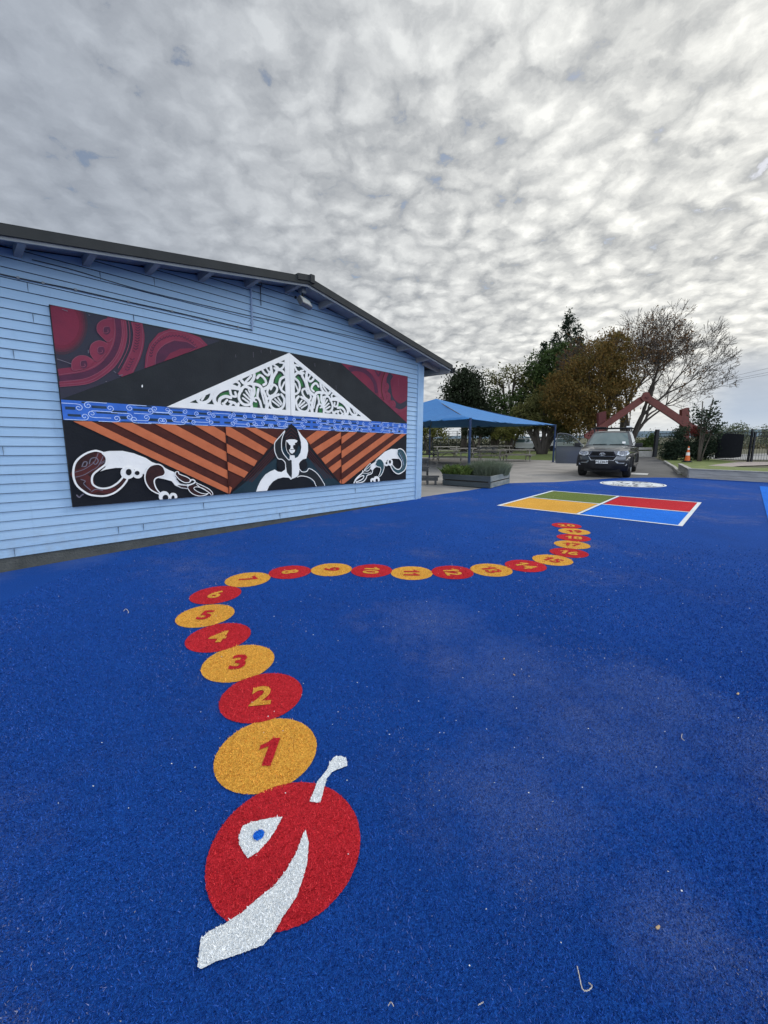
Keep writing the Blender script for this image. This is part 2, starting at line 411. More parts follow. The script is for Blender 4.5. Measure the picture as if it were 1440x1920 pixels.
# turf: soft-fall synthetic grass with a wavy far edge
BC = Vector((0.77651436, 10.07177407, 0)); BU = Vector((0.68307121, 0.73002377, -0.02188653)); BV = Vector((0.01473806, 0.01618324, 0.99976042)); BN = BU.cross(BV)
wl = lambda s_: (BC.x + BU.x * s_, BC.y + BU.y * s_)
far = [G(790, 932), G(830, 926), G(880, 919.5), G(920, 912.5), G(956, 906), G(1000, 904.6), G(1040, 904), G(1090, 900.5), G(1123, 898.6), G(1150, 896.6), G(1173, 896), G(1230, 895.4), G(1291.4, 896)]
tl = [(13.0, 13.0), (18, 7.5), (26, -6), (10, -9), (-14, -9)]
turf_pts = [wl(-14), wl(-.02)] + [p[:2] for p in far] + tl
sheet('turf', turf_pts, .0, T_blue)

# ------------------------------------------------------------------ number caterpillar laid into the turf
discs = [(-0.577, 1.738), (-0.731, 2.176), (-0.998, 2.548), (-1.279, 2.912), (-1.549, 3.304), (-1.653, 3.777), (-1.482, 4.215), (-1.079, 4.454), (-0.615, 4.538), (-0.146, 4.488), (0.309, 4.399), (0.772, 4.415), (1.232, 4.491), (1.676, 4.634), (2.089, 4.862), (2.435, 5.179), (2.663, 5.588), (2.87, 5.99), (3.073, 6.409), (3.146, 6.853)]
cat = empty('number_caterpillar', (-.375, 1.279, 0), label='red and yellow number caterpillar laid into the blue turf, twenty discs and a head', cat='play marking')
off = Vector((-.375, 1.279))
FIB = []
loc2 = lambda pts: [(p[0] - off.x, p[1] - off.y) for p in pts]
def lay(name, pts, z, m, parent, step=.005, amp=.0014):
    b = MB(); b.prism(jag(loc2(pts), step, amp), [], None, 0, m, flatfn(z)); o = b.build(name, parent); FIB.append((o, pts, m, z)); return o
head = lay('head', circ(-.375, 1.279, .279, 90), .0052, T_red, cat)
HC = lambda pts: [G(360 + x / 4.1735, 1380 + y / 4.1735)[:2] for x, y in pts]
lay('mouth', HC([(890, 745), (915, 850), (910, 930), (895, 1040), (870, 1130), (820, 1270), (720, 1420), (640, 1560), (560, 1650), (380, 1720), (200, 1775), (65, 1840), (45, 1820), (58, 1700), (70, 1600), (130, 1550), (280, 1470), (400, 1390), (500, 1300), (640, 1190), (740, 1060), (830, 900), (870, 780)]), .008, T_wht, head)
eye = lay('eye', HC([(710, 645), (630, 652), (560, 665), (470, 685), (400, 715), (365, 800), (375, 870), (400, 920), (440, 970), (520, 920), (600, 830), (660, 740)]), .008, T_wht, head)
pc = HC([(523, 795)])[0]
lay('pupil', circ(*pc, .0205, 30), .012, T_sky, eye, .005, .002)
lay('antenna', HC([(920, 525), (1005, 535), (1030, 440), (1055, 345), (1100, 290), (1150, 268), (1215, 245), (1210, 190), (1170, 165), (1110, 175), (1080, 215), (1060, 270), (980, 370), (955, 440)]), .008, T_wht, head)
numM = {}
names = ['one', 'two', 'three', 'four', 'five', 'six', 'seven', 'eight', 'nine', 'ten', 'eleven', 'twelve', 'thirteen', 'fourteen', 'fifteen', 'sixteen', 'seventeen', 'eighteen', 'nineteen', 'twenty']
for i, (x, y) in enumerate(discs):
    yl = i % 2 == 0
    near = i < 7
    r_ = .236 if i else .240
    d = lay('body_disc', circ(x, y, r_, 90), .004 + (i % 2) * .0006, T_yel if yl else T_red, cat, .005 if near else .02, .0014 if near else .002)
    d['label'] = ('yellow' if yl else 'red') + ' disc with the number ' + names[i]
    a = discs[max(i - 1, 0)]; b_ = discs[min(i + 1, 19)]
    t = Vector((b_[0] - a[0], b_[1] - a[1])).normalized()
    if i == 0: t = Vector((0.0, 1)).normalized()
    if i in (1, 2): t = Vector((-.16, 1)).normalized()
    if i in (3, 4): t = Vector((-.02, 1)).normalized()
    if i == 5: t = Vector((.12, 1)).normalized()
    if i == 6: t = Vector((.82, .55)).normalized()
    X = Vector((t.y, -t.x))
    M = Matrix(((X.x, t.x, 0, x - off.x), (X.y, t.y, 0, y - off.y), (0, 0, 1, .008), (0, 0, 0, 1)))
    no = number_obj(str(i + 1), .245, T_red if yl else T_yel, 'number', d, M, .0075)
    if i < 9:
        me_ = no.data
        for pg in me_.polygons:
            FIB.append((no, [((M @ me_.vertices[v_].co).x + off.x, (M @ me_.vertices[v_].co).y + off.y) for v_ in pg.vertices], T_red if yl else T_yel, .009))
        numM[no.name] = M.copy()

# short fibres standing on the nearest turf, each on the piece it belongs to
F_blue = fibre_mat('fibre_blue', (.0012, .022, .14), (.009, .088, .44), (.30, .29, .30))
F_red = fibre_mat('fibre_red', (.28, .007, .013), (.72, .035, .045), (.6, .05, .05)); F_yel = fibre_mat('fibre_yellow', (.36, .15, .018), (.98, .50, .08), (.8, .45, .1)); F_wht = fibre_mat('fibre_white', (.60, .64, .66), (.97, .98, .98), (.7, .7, .7)); F_sky = fibre_mat('fibre_bright_blue', (.003, .06, .35), (.02, .24, .9), (.1, .2, .5))
PF = fibre_points(-3.6, 6.2, .55, 7.5)
ang = np.abs(PF[:, 0]) / (PF[:, 1] + .35); dist_ = np.hypot(PF[:, 0], PF[:, 1]); wd_ = (PF[:, 0] - BC.x) * BN.x + (PF[:, 1] - BC.y) * BN.y; PF = PF[(ang < 1.2) & (rng.random(len(PF)) > (dist_ - 3.2) / 4.3) & (wd_ > .05)]
taken = np.zeros(len(PF), bool)
for o_, poly, m_, z_ in FIB[::-1]:
    near_ = (np.abs(PF[:, 0] - poly[0][0]) < 1.2) & (np.abs(PF[:, 1] - poly[0][1]) < 1.2) & ~taken
    idx = np.nonzero(near_)[0]; ins = idx[inside(PF[idx], poly)]; taken[ins] = True
    if len(ins) and o_.name in numM:
        add_fibres(o_, PF[ins], z_, F_red if m_ is T_red else F_yel, off); k_ = len(ins) * 3; Mi = numM[o_.name].inverted(); vs_ = o_.data.vertices
        for q_ in range(len(vs_) - k_, len(vs_)): vs_[q_].co = Mi @ vs_[q_].co
    elif len(ins): add_fibres(o_, PF[ins], z_, {'turf_red': F_red, 'turf_yellow': F_yel, 'turf_white': F_wht, 'turf_bright_blue': F_sky}[m_.name], off)
add_fibres(bpy.data.objects['turf'], PF[~taken], 0, F_blue)

# ------------------------------------------------------------------ four-square court
A_, B_, C_, D_ = [Vector(G(*p)) for p in ((933, 947), (1035, 921), (1313, 942), (1282, 989))]
ctr = (A_ + B_ + C_ + D_) / 4
ax = ((B_ - A_) + (C_ - D_)).normalized(); ay = Vector((-ax.y, ax.x, 0)); L_ = 3.40
court = empty('four_square_court', (ctr.x, ctr.y, 0), math.atan2(ax.y, ax.x), 'white outlined four square court with green, yellow, red and blue quarters in the turf', 'play marking')
hl = L_ / 2; lw = .045
for (sx, sy, m, lb) in ((-1, 1, T_yel, 'yellow'), (1, 1, T_grn, 'green'), (1, -1, T_red, 'red'), (-1, -1, T_sky, 'bright blue')):
    b = MB(); x0, x1 = sorted((sx * lw, sx * (hl - lw))); y0, y1 = sorted((sy * lw, sy * (hl - lw)))
    b.prism(jag([(x0, y0), (x1, y0), (x1, y1), (x0, y1)], .04, .004), [], None, 0, m, flatfn(.004)); o = b.build('quarter', court); o['label'] = lb + ' quarter of the court'
b = MB(); o_ = [(-hl, -hl), (hl, -hl), (hl, hl), (-hl, hl)]
hs = []
for sx in (-1, 1):
    for sy in (-1, 1):
        x0, x1 = sorted((sx * .035, sx * (hl - .07))); y0, y1 = sorted((sy * .03, sy * (hl - .07))); hs.append([(x0, y0), (x0, y1), (x1, y1), (x1, y0)])
b.prism(o_, hs, None, 0, T_wht, flatfn(.008)); b.build('court_lines', court)

# round school emblem, read from the far side
em = [Vector(G(*p)) for p in ((1130, 906), (1241, 910), (1185, 901.3), (1188, 914))]
ec = (em[0] + em[1] + em[2] + em[3]) / 4; er = .93
M_ink = mat('turf_ink', (.05, .06, .10), None, 40, .95)
emb = empty('round_emblem', (ec.x, ec.y, 0), label='white round emblem with dark lettering in the turf in front of the pickup', cat='play marking')
b = MB(); b.prism(circ(0, 0, er, 80), [], None, 0, T_wht, flatfn(.004)); eb = b.build('disc', emb)
b = MB(); b.prism(circ(0, 0, er * .93, 60), [circ(0, 0, er * .905, 60)], None, 0, M_ink, flatfn(.008))
b.prism(circ(0, 0, er * .60, 60), [circ(0, 0, er * .58, 60)], None, 0, M_ink, flatfn(.008)); b.build('ring', emb)
va = Vector((ec.x, ec.y)).normalized()
def arc_text(txt, rad, size, a0, step, flip):
    for i, ch in enumerate(txt):
        if ch == ' ': continue
        a = a0 + i * step
        p = Vector((math.cos(a), math.sin(a))) * rad; u = -Vector((math.cos(a), math.sin(a))) * (1 if flip else -1); X = Vector((u.y, -u.x))
        text_obj(ch, size, M_ink, 'letter', emb, Matrix(((X.x, u.x, 0, p.x), (X.y, u.y, 0, p.y), (0, 0, 1, .008), (0, 0, 0, 1))), bold=.006)
base = math.atan2(-va.y, -va.x)
arc_text('TE ZSAKS', .72, .24, base + .85, -.235, False)
arc_text('SL ZSB', .72, .24, base + math.pi + .6, -.235, False)
b = MB()
for k in range(5):
    a = base + k * 1.2566; pts = smooth_path([(.1 * math.cos(a), .1 * math.sin(a)), (.3 * math.cos(a + .5), .3 * math.sin(a + .5)), (.48 * math.cos(a + .1), .48 * math.sin(a + .1))], 6)
    L, R = ribbon(pts, .07); b.prism(L + R[::-1], [], None, 0, M_ink, flatfn(.008))
b.build('crest', emb)

# another pitch just inside the right edge of the view
s0, s1 = Vector(G(1424, 912)), Vector(G(1440, 975.6)); sdv = (s1 - s0).normalized(); nr = Vector((-sdv.y, sdv.x, 0))
if nr.x < 0: nr = -nr
pf = empty('green_pitch_marking', tuple(s0), label='olive green pitch edged in bright blue at the right edge of the turf', cat='play marking')
def quad(name, a, b2, w0, w1, m, z, par):
    b = MB(); q = [a + nr * w0, b2 + nr * w0, b2 + nr * w1, a + nr * w1]
    b.prism([((p - s0).x, (p - s0).y) for p in q], [], None, 0, m, flatfn(z)); return b.build(name, par)
quad('pitch_surface', s0 + sdv * .02, s1 + sdv * 12, .12, 7, T_grn, .004, pf)
quad('pitch_line', s0, s1 + sdv * 12, 0, .19, T_sky, .008, pf)
quad('pitch_line', s0, s0 + sdv * .16, .19, 7, T_sky, .008, pf)
M_paint = mat('white_road_paint', (.62, .62, .6), (.4, .4, .38), 6, .8)
o = sheet('parking_mark', [G(*p)[:2] for p in ((1181, 886.2), (1216, 887.6), (1214, 890.4), (1183, 889.3))], .0, M_paint, None)
tag(o, 'short white painted line on the asphalt beside the front wheel of the pickup', 'road marking', kind=None)
if 'kind' in o: del o['kind']

# ------------------------------------------------------------------ weatherboard building
MW = Matrix(((BU.x, -BN.x, BV.x, BC.x), (BU.y, -BN.y, BV.y, BC.y), (BU.z, -BN.z, BV.z, BC.z), (0, 0, 0, 1)))
def Wp(x, y, d=0.0):
    """photo point -> (s, t) on the plane d in front of the gable wall"""
    r = Vector(ray(x, y)); o_ = Vector((0, 0, CH)); cc = BC + BN * d; t = ((cc - o_).dot(BN)) / r.dot(BN); q = o_ + r * t - cc; return (q.dot(BU), q.dot(BV))
M_board = mat('blue_weatherboard', (.250, .400, .575), (.295, .445, .615), 3.0, .55, .25, 25, spec=.35, stretch=(.25, 1, 1.5))
def board_nodes(m):
    t = NT(m.node_tree); b = m.node_tree.nodes['Principled BSDF']; src = b.inputs['Base Color'].links[0].from_socket
    v = t.add('ShaderNodeTexCoord').outputs['Object']; s_ = t.add('ShaderNodeSeparateXYZ', inp={0: v})
    row = t.math('FLOOR', t.math('DIVIDE', s_.outputs[2], .1068)); wn = t.add('ShaderNodeTexWhiteNoise', noise_dimensions='2D', inp={'Vector': t.comb(row, t.math('FLOOR', t.math('ADD', t.math('DIVIDE', s_.outputs[0], 2.3), t.math('MULTIPLY', row, .37))))}).outputs[0]
    c = t.mix(t.rng(wn, 0, 1, 0, .16), src, (.20, .33, .55)); streak = t.rng(t.noise(t.vmath('MULTIPLY', v, (5, 1, .7)), 2.2, 6, .7), .56, .75, 0, .28); c = t.mix(streak, c, (.17, .26, .38))
    sp = t.math('MULTIPLY', t.rng(s_.outputs[2], .45, .0, 0, .4), t.rng(t.noise(v, 7, 5, .7), .4, .65)); c = t.mix(sp, c, (.22, .26, .30)); t.l.new(c, b.inputs['Base Color'])
board_nodes(M_board)
M_dark = mat('joint_and_painted_shadow', (.02, .03, .05))  # board joints, plus the shade under the board lips put in as colour
M_found = mat('foundation_render', (.085, .09, .085), (.05, .055, .052), 5, .95, 1.0, 45, detail=8)
M_trim = mat('grey_blue_trim', (.34, .335, .32), (.27, .265, .25), 6, .6)
M_roof = mat('roof_steel', (.034, .037, .038), (.026, .029, .03), 4, .75, .1, 30, spec=.15)
M_lip = mat('roof_edge_light', (.24, .26, .28), (.18, .20, .22), 5, .5)
bl = empty('weatherboard_building', label='long light blue weatherboard building with a low grey gable roof, mural on its end wall', cat='building')
bl.matrix_basis = MW
RS, RT = -3.50, 4.045
def topl(s_): return RT - (.151 * (RS - s_) if s_ < RS else .182 * (s_ - RS))
def soff(s_): return topl(s_) - .07
SL = -10.0
b = MB(); EXP = .1068; k = 0
while True:
    z0 = k * EXP; z1 = z0 + EXP + .012
    if z0 > RT - .1: break
    xs = np.arange(SL, 0.0, .5).tolist() + [-.016]
    for a, c in zip(xs[:-1], xs[1:]):
        ta, tc = min(z1, soff(a)), min(z1, soff(c))
        if ta <= z0 + .004 and tc <= z0 + .004: continue
        ta = max(ta, z0 + .002); tc = max(tc, z0 + .002)
        w0 = .0; yb = -.019; yt = -.003
        b.face([(a, yb, z0), (c, yb, z0), (c, yt, tc), (a, yt, ta)], M_board)
        if k: b.face([(a, -.0065, z0 - .0055), (c, -.0065, z0 - .0055), (c, -.0065, z0), (a, -.0065, z0)], M_dark)  # shadow line below each board lip, painted as a dark strip
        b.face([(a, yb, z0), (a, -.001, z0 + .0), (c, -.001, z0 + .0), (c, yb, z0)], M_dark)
    k += 1
rj = random.Random(3)
for (x, y) in [(rj.uniform(5, 770), rj.uniform(470, 560)) for _ in range(3)] + [(rj.uniform(5, 85), rj.uniform(600, 900)) for _ in range(2)] + [(26, 1030), (222, 1000), (268, 985), (381, 950), (524, 967), (665, 921), (52, 545), (62, 600), (250, 600)]:
    s_, t_ = Wp(x, y); kk = math.floor(t_ / EXP)
    if (kk + 1) * EXP > soff(s_) - .03: continue
    b.box((s_, -.0205, kk * EXP + .004), (s_ + .0025, -.006, kk * EXP + EXP - .01), M_dark)
wall = b.build('wall', bl)
b = MB()      # core behind the boards and the long side wall
pts = [(SL, -.02), (.18, -.02), (.18, soff(.18) - .02), (RS, soff(RS) - .02), (SL, soff(SL) - .02)]
b.prism(pts, [], 14.0, .004, M_board, lambda a, c, d: (a, d, c)); b.build('wall', bl)
b = MB(); b.box((SL, -.004, -.75), (.0, .3, -.0005), M_found); b.build('foundation', bl)
b = MB(); b.box((-.014, -.036, -.02), (.045, .0, soff(.04)), M_board); b.box((.06, -.012, -.05), (.235, .3, soff(.23) - .0), M_board)
b.box((.045, -.008, -.02), (.06, .0, soff(.06)), M_dark); b.build('corner_board', bl)
# roof
OV = .45
def strip(s_list, y0, y1, up, dn, m, bb):
    for a, c in zip(s_list[:-1], s_list[1:]):
        P = [(a, y0, topl(a) + up), (c, y0, topl(c) + up), (c, y1, topl(c) + up), (a, y1, topl(a) + up), (a, y0, topl(a) + dn), (c, y0, topl(c) + dn), (c, y1, topl(c) + dn), (a, y1, topl(a) + dn)]
        bb.mesh(P, [(0, 1, 2, 3), (7, 6, 5, 4), (0, 4, 5, 1), (1, 5, 6, 2), (2, 6, 7, 3), (3, 7, 4, 0)], m)
b = MB(); strip([-10.6, RS, .79], -OV + .02, 14.5, -.012, -.05, M_roof, b); roof = b.build('roof', bl)
b = MB(); strip([-10.6, RS, .785], -OV - .012, -OV + .015, .0, -.105, M_roof, b)
strip([-10.6, RS, .785], -OV - .012, -OV + .12, .006, -.006, M_roof, b); b.build('barge_flashing', roof)
b = MB(); strip([-10.6, RS, .775], -OV + .017, -OV + .042, -.052, -.140, M_lip, b); b.build('bargeboard', roof)
b = MB(); strip([RS - .22, RS, RS + .08], -OV - .03, -OV + .3, .03, -.06, M_roof, b)
b.box((RS + .02, -OV - .05, topl(RS) - .08), (RS + .1, -OV, topl(RS) + .045), M_roof); b.build('ridge_cap', roof)
b = MB()
for a, c in ((-10.6, RS), (RS, .76)): b.face([(a, -OV + .04, topl(a) - .055), (c, -OV + .04, topl(c) - .055), (c, 0.02, topl(c) - .055), (a, .02, topl(a) - .055)], M_trim)
for s_ in (-7.12, -6.49, -5.8, -5.1, -4.37, -3.64, -2.91, -2.18, -1.46, -.75, -.06, -7.8, -8.5):
    tt = topl(s_) - .145
    b.mesh([(s_ - .035, -OV + .05, tt + .10), (s_ + .035, -OV + .05, tt + .10), (s_ + .035, .02, tt + .10), (s_ - .035, .02, tt + .10), (s_ - .035, -OV + .05, tt + .005), (s_ + .035, -OV + .05, tt + .005), (s_ + .035, .02, tt - .02), (s_ - .035, .02, tt - .02)],
           [(0, 1, 2, 3), (7, 6, 5, 4), (0, 4, 5, 1), (1, 5, 6, 2), (2, 6, 7, 3), (3, 7, 4, 0)], M_trim)
b.build('purlin_ends', roof)
b = MB()
for y in np.arange(-.1, 14, .6): b.mesh([(.1, y, topl(.1) - .05), (.72, y, topl(.72) - .05), (.72, y + .05, topl(.72) - .05), (.1, y + .05, topl(.1) - .05), (.1, y, topl(.1) - .17), (.72, y, topl(.72) - .15), (.72, y + .05, topl(.72) - .15), (.1, y + .05, topl(.1) - .17)],
           [(0, 1, 2, 3), (7, 6, 5, 4), (0, 4, 5, 1), (1, 5, 6, 2), (2, 6, 7, 3), (3, 7, 4, 0)], M_trim)
b.build('rafters', roof)
b = MB(); b.box((.735, -OV + .045, topl(.75) - .19), (.765, 14.3, topl(.75) - .05), M_trim); b.build('fascia', roof)
b = MB(); zt = topl(.8) - .045
prof = [(.768, zt), (.768, zt - .11), (.80, zt - .125), (.86, zt - .125), (.885, zt - .09), (.885, zt), (.877, zt), (.877, zt - .085), (.855, zt - .115), (.805, zt - .115), (.778, zt - .1), (.778, zt)]
b.prism(prof, [], 14.4, -OV - .02, M_roof, lambda a, c, d: (a, d, c)); b.build('gutter', roof)
# small eyelet and mounting block on the wall
b = MB(); s_, t_ = Wp(553, 558); b.lathe([(0, -.02), (.022, -.02), (.022, .0), (.012, .0), (.012, .01), (0, .01)], M_roof, 12, Matrix.Translation((s_, -.03, t_)) @ Matrix.Rotation(math.pi / 2, 4, 'X')); b.build('cable_eyelet', bl)

# conduit and cables clipped to the boards
def on_wall(name, label, cat_):
    o = empty(name, label=label, cat=cat_); o.matrix_basis = MW; return o
M_pipe = mat('painted_conduit', (.25, .34, .50), (.2, .28, .42), 8, .5)
M_cable = mat('black_cable', (.05, .06, .07), None, 9, .6)
cd = on_wall('conduit', 'thin blue painted conduit running down from the eaves above the mural', 'conduit')
s_, t_ = Wp(470, 530, .03); s2, t2 = Wp(473, 619, .03)
b = MB(); b.tube([(s_, -.035, t_ + .15), (s2, -.035, t2)], .014, M_pipe, 8); b.build('pipe', cd)
for t__ in (t_ - .1, t_ - .4, t2 + .1):
    b = MB(); b.box((s2 - .025, -.04, t__), (s2 + .025, -.018, t__ + .018), M_pipe); b.build('clip', cd)
b = MB(); P = [Wp(0, 514, .025), Wp(60, 527, .025), Wp(120, 539, .025), Wp(240, 566, .025), Wp(340, 588, .025), Wp(420, 607, .025), Wp(473, 619, .025)]
P = smooth_path(P, 5); b.tube([(p[0], -.03 + .002 * math.sin(i), p[1]) for i, p in enumerate(P)], .008, M_cable, 6)
for i in range(3, len(P), 4): b.box((P[i][0] - .012, -.045, P[i][1] - .012), (P[i][0] + .012, -.018, P[i][1] + .012), M_lip)
o = b.build('cable', None, MW); tag(o, 'black cable clipped along the boards just above the left half of the mural', 'cable')
b = MB(); P = smooth_path([Wp(60, 487, .025), Wp(140, 507, .025), Wp(250, 540, .025), Wp(360, 567, .025), Wp(473, 593, .025), Wp(560, 609, .025), Wp(660, 631, .025), Wp(760, 656, .025)], 5)
b.tube([(p[0], -.028, p[1]) for p in P], .005, M_cable, 6); o = b.build('cable', None, MW); tag(o, 'thin dark double cable sagging across the gable between conduit and corner', 'cable')
b = MB(); a_ = Wp(487, 535, .03); b.tube([(a_[0], -.03, a_[1] + .1), (a_[0] + .03, -.05, a_[1]), (a_[0] - .08, -.03, a_[1] - .01), (a_[0] - .12, -.03, a_[1] + .05)], .008, M_cable, 6)
b.tube([(a_[0] + .01, -.03, a_[1]), (a_[0] + .01, -.03, a_[1] - .3)], .006, M_cable, 6); o = b.build('cable', None, MW); tag(o, 'loose end of dark cable hanging under the eaves right of the conduit', 'cable')
# floodlight
fl = on_wall('floodlight', 'small grey floodlight hanging under the roof ridge', 'floodlight')
s_, t_ = Wp(567, 548, .25)
M_lampg = mat('lamp_housing', (.22, .23, .23), (.16, .17, .17), 12, .4, metal=.6)
M_glass = mat('lamp_glass', (.62, .64, .6), (.5, .52, .5), 8, .15)
b = MB(); b.box((s_ - .04, -.30, t_ - .02), (s_ + .04, -.2, t_ + .12), M_lip); b.tube([(s_, -.25, t_ - .02), (s_, -.25, t_ - .1)], .018, M_roof); b.build('bracket', fl)
Mr = Matrix.Translation((s_ + .02, -.28, t_ - .17)) @ Matrix.Rotation(math.radians(-38), 4, 'X') @ Matrix.Rotation(math.radians(12), 4, 'Z')
b = MB(); b.box((-.12, -.04, -.08), (.12, .03, .08), M_lampg, Mr)
for i in range(7): b.box((-.11 + i * .034, .03, -.07), (-.10 + i * .034, .05, .07), M_lampg, Mr)
b.build('housing', fl, bevel=.006)
b = MB(); b.box((-.105, -.048, -.068), (.105, -.042, .068), M_glass, Mr); b.build('lens', fl)
# ------------------------------------------------------------------ mural board
mu = on_wall('mural', 'wide painted mural of white fretwork gable, blue waves and orange rafters on the end wall', 'mural')
MD = .05
CR = {'A': (80, 560, 4), 'B': (420, 600, 3.789), 'K1': (310, 650, 6), 'K2': (530, 650, 8), 'M1': (125, 830, 9.6), 'M2': (260, 860, 9.6), 'T': (420, 780, 6.545), 'R': (630, 810, 10.286), 'Rd': (90, 570, 4.645), 'R3': (630, 670, 9.6), 'P': (0, 0, 1)}
def Z(c, pts):
    ox, oy, k = CR[c]; return [Wp(ox + x / k, oy + y / k, MD) for x, y in pts]
# board extents
MSL, MSR, MTB, MTT = -6.889, -.431, .533, 2.892
def clampm(p): return (min(max(p[0], MSL), MSR), min(max(p[1], MTB), MTT))
fnm = lambda a, c, d: (a, -MD - d, c)
def pa(name, c1, c2=None, sc=5, r=.5): return mat(name, c1, c2, sc, r + .15, .25, 40, detail=8, spec=.14)
P_blk = pa('mural_black', (.013, .016, .020), (.020, .024, .028), 3, .4)
P_blk2 = pa('mural_black_low', (.006, .008, .012), (.010, .012, .017), 3, .4)
P_wht = pa('mural_white', (.78, .78, .76), (.68, .69, .68), 4)
P_blu = pa('mural_blue', (.045, .155, .56), (.03, .11, .44), 9)
P_dbl = pa('mural_deep_blue', (.012, .03, .065), (.03, .055, .09), 6)
P_lin = pa('mural_line', (.50, .62, .85), (.42, .54, .8))
P_org = pa('mural_orange', (.50, .145, .065), (.42, .115, .05), 6)
P_brn = pa('mural_brown', (.075, .020, .015), (.05, .014, .012), 8)
P_red = pa('mural_crimson', (.19, .026, .052), (.13, .024, .048), 2.5)
P_pnk = pa('mural_rose', (.21, .036, .066), (.15, .028, .055), 4)
P_plm = pa('mural_plum', (.09, .025, .055), (.06, .022, .045), 5)
P_slt = pa('mural_slate', (.028, .036, .050), (.04, .03, .05), 2.5)
P_lpk = pa('mural_light_rose', (.22, .065, .10), None, 6)
P_grn = pa('mural_green', (.03, .14, .045), (.045, .17, .06), 12)
P_dgn = pa('mural_dark_green', (.03, .045, .045), (.04, .06, .05), 12)
P_tel = pa('mural_teal', (.02, .06, .08), (.035, .085, .10), 25)
P_dte = pa('mural_dark_teal', (.010, .028, .042), (.016, .036, .05), 6)
P_mar = pa('mural_maroon', (.045, .016, .016), (.02, .012, .014), 22)
P_mr2 = pa('mural_maroon_band', (.085, .022, .022), (.06, .018, .02), 12)
P_gry = pa('mural_grey_line', (.16, .15, .19), None, 12)
P_edge = pa('mural_edge', (.03, .03, .03))
_lay = [0]
def fill(b, pts, z, m, holes=(), th=None):
    _lay[0] += 1; zz = z + (_lay[0] % 40) * .00006
    b.prism([clampm(p) for p in pts], [[clampm(p) for p in h] for h in holes], (zz - th) if th else None, zz, m, fnm)
def stroke(b, pts, wd, z, m, k=5, taper=False, closed=False, th=None):
    p = smooth_path(pts, k, closed); L, R = ribbon(p, wd, taper, closed)
    _lay[0] += 1; zz = z + (_lay[0] % 40) * .00006; lo = (zz - th) if th else None
    L = [clampm(q) for q in L]; R = [clampm(q) for q in R]; n = len(p)
    for i in range(n if closed else n - 1):
        j = (i + 1) % n
        b.face([fnm(*R[i], zz), fnm(*R[j], zz), fnm(*L[j], zz), fnm(*L[i], zz)], m)
        if th:
            b.face([fnm(*L[i], zz), fnm(*L[j], zz), fnm(*L[j], lo), fnm(*L[i], lo)], m)
            b.face([fnm(*R[j], zz), fnm(*R[i], zz), fnm(*R[i], lo), fnm(*R[j], lo)], m)
    if not closed:      # round ends
        for q, h in ((p[0], 0), (p[-1], 0)):
            rr = wd / 2 * (.35 if taper else 1); b.prism([clampm(t) for t in circ(q[0], q[1], rr, 10)], [], lo, zz - .00002, m, fnm)
def disc(b, c, r, z, m, th=None, ry=None): fill(b, circ(c[0], c[1], r, 24, ry), z, m, th=th)
def zdisc(b, c, x, y, rx, ry, z, m, th=None): fill(b, Z(c, circ(x, y, rx, 24, ry)), z, m, th=th)

b = MB(); b.box((MSL - .006, -MD + .001, MTB - .006), (MSR + .006, -.018, MTT + .006), P_edge)
b.prism([(MSL, MTB), (MSR, MTB), (MSR, MTT), (MSL, MTT)], [], None, .0002, P_blk, fnm); b.build('backing_board', mu)
bandL = Z('P', [(114.5, 749), (119.5, 791)]); bandR = Z('P', [(764, 794), (763, 812.5)])
TB1 = (bandL[0][1] + bandR[0][1]) / 2; TB0 = (bandL[1][1] + bandR[1][1]) / 2
print('band', bandL, bandR)
# black lower panel
b = MB(); fill(b, [(MSL, MTB), (MSR, MTB), (MSR, TB0), (MSL, TB0)], .0015, P_blk2); b.build('lower_panel', mu)

# crimson koru panels
def in_tri_fill(b, pts, z, m): fill(b, pts, z, m)
b = MB()
tri = [(MSL, MTT), Z('P', [(412, 639)])[0], (MSL, TB1)]
fill(b, tri, .0012, P_slt)
zz = .0024
# everything is drawn inside the triangle: clip by the sloping edge
p_a, p_b = Vector(tri[1]), Vector(tri[2])
def clip_poly(pts, a, b_, keep_left=True):
    out = []; d = b_ - a
    sgn = lambda p: (d.x * (p[1] - a.y) - d.y * (p[0] - a.x)) * (1 if keep_left else -1)
    n = len(pts)
    for i in range(n):
        p, q = pts[i], pts[(i + 1) % n]; sp, sq = sgn(p), sgn(q)
        if sp >= 0: out.append(p)
        if (sp > 0 > sq) or (sp < 0 < sq):
            t = sp / (sp - sq); out.append((p[0] + (q[0] - p[0]) * t, p[1] + (q[1] - p[1]) * t))
    return out
def cfill(b, pts, z, m, A, B_, keep):
    pts = clip_poly([clampm(p) for p in pts], A, B_, keep)
    if len(pts) > 2:
        _lay[0] += 1; b.prism(pts, [], None, z + (_lay[0] % 40) * .00006, m, fnm)
def cstroke(b, pts, wd, z, m, A, B_, keep, closed=False):
    p = smooth_path(pts, 6, closed); L, R = ribbon(p, wd, False, closed); _lay[0] += 1; zz = z + (_lay[0] % 40) * .00006; n = len(p)
    for i in range(n if closed else n - 1):
        j = (i + 1) % n; q = clip_poly([clampm(R[i]), clampm(R[j]), clampm(L[j]), clampm(L[i])], A, B_, keep)
        if len(q) > 2: b.face([fnm(*t, zz) for t in q], m)
K = dict(A=p_a, B_=p_b, keep=False)
c0 = Z('Rd', [(110, 170)])[0]
P_st = [pa('mural_fade_%s' % n_, tuple(.03 * (1 - t_) * q_ + t_ * w_ for q_, w_ in zip((1, 1.2, 1.6), (.17, .024, .048)))) for n_, t_ in (('faint', .2), ('low', .45), ('mid', .7), ('full', .9))]
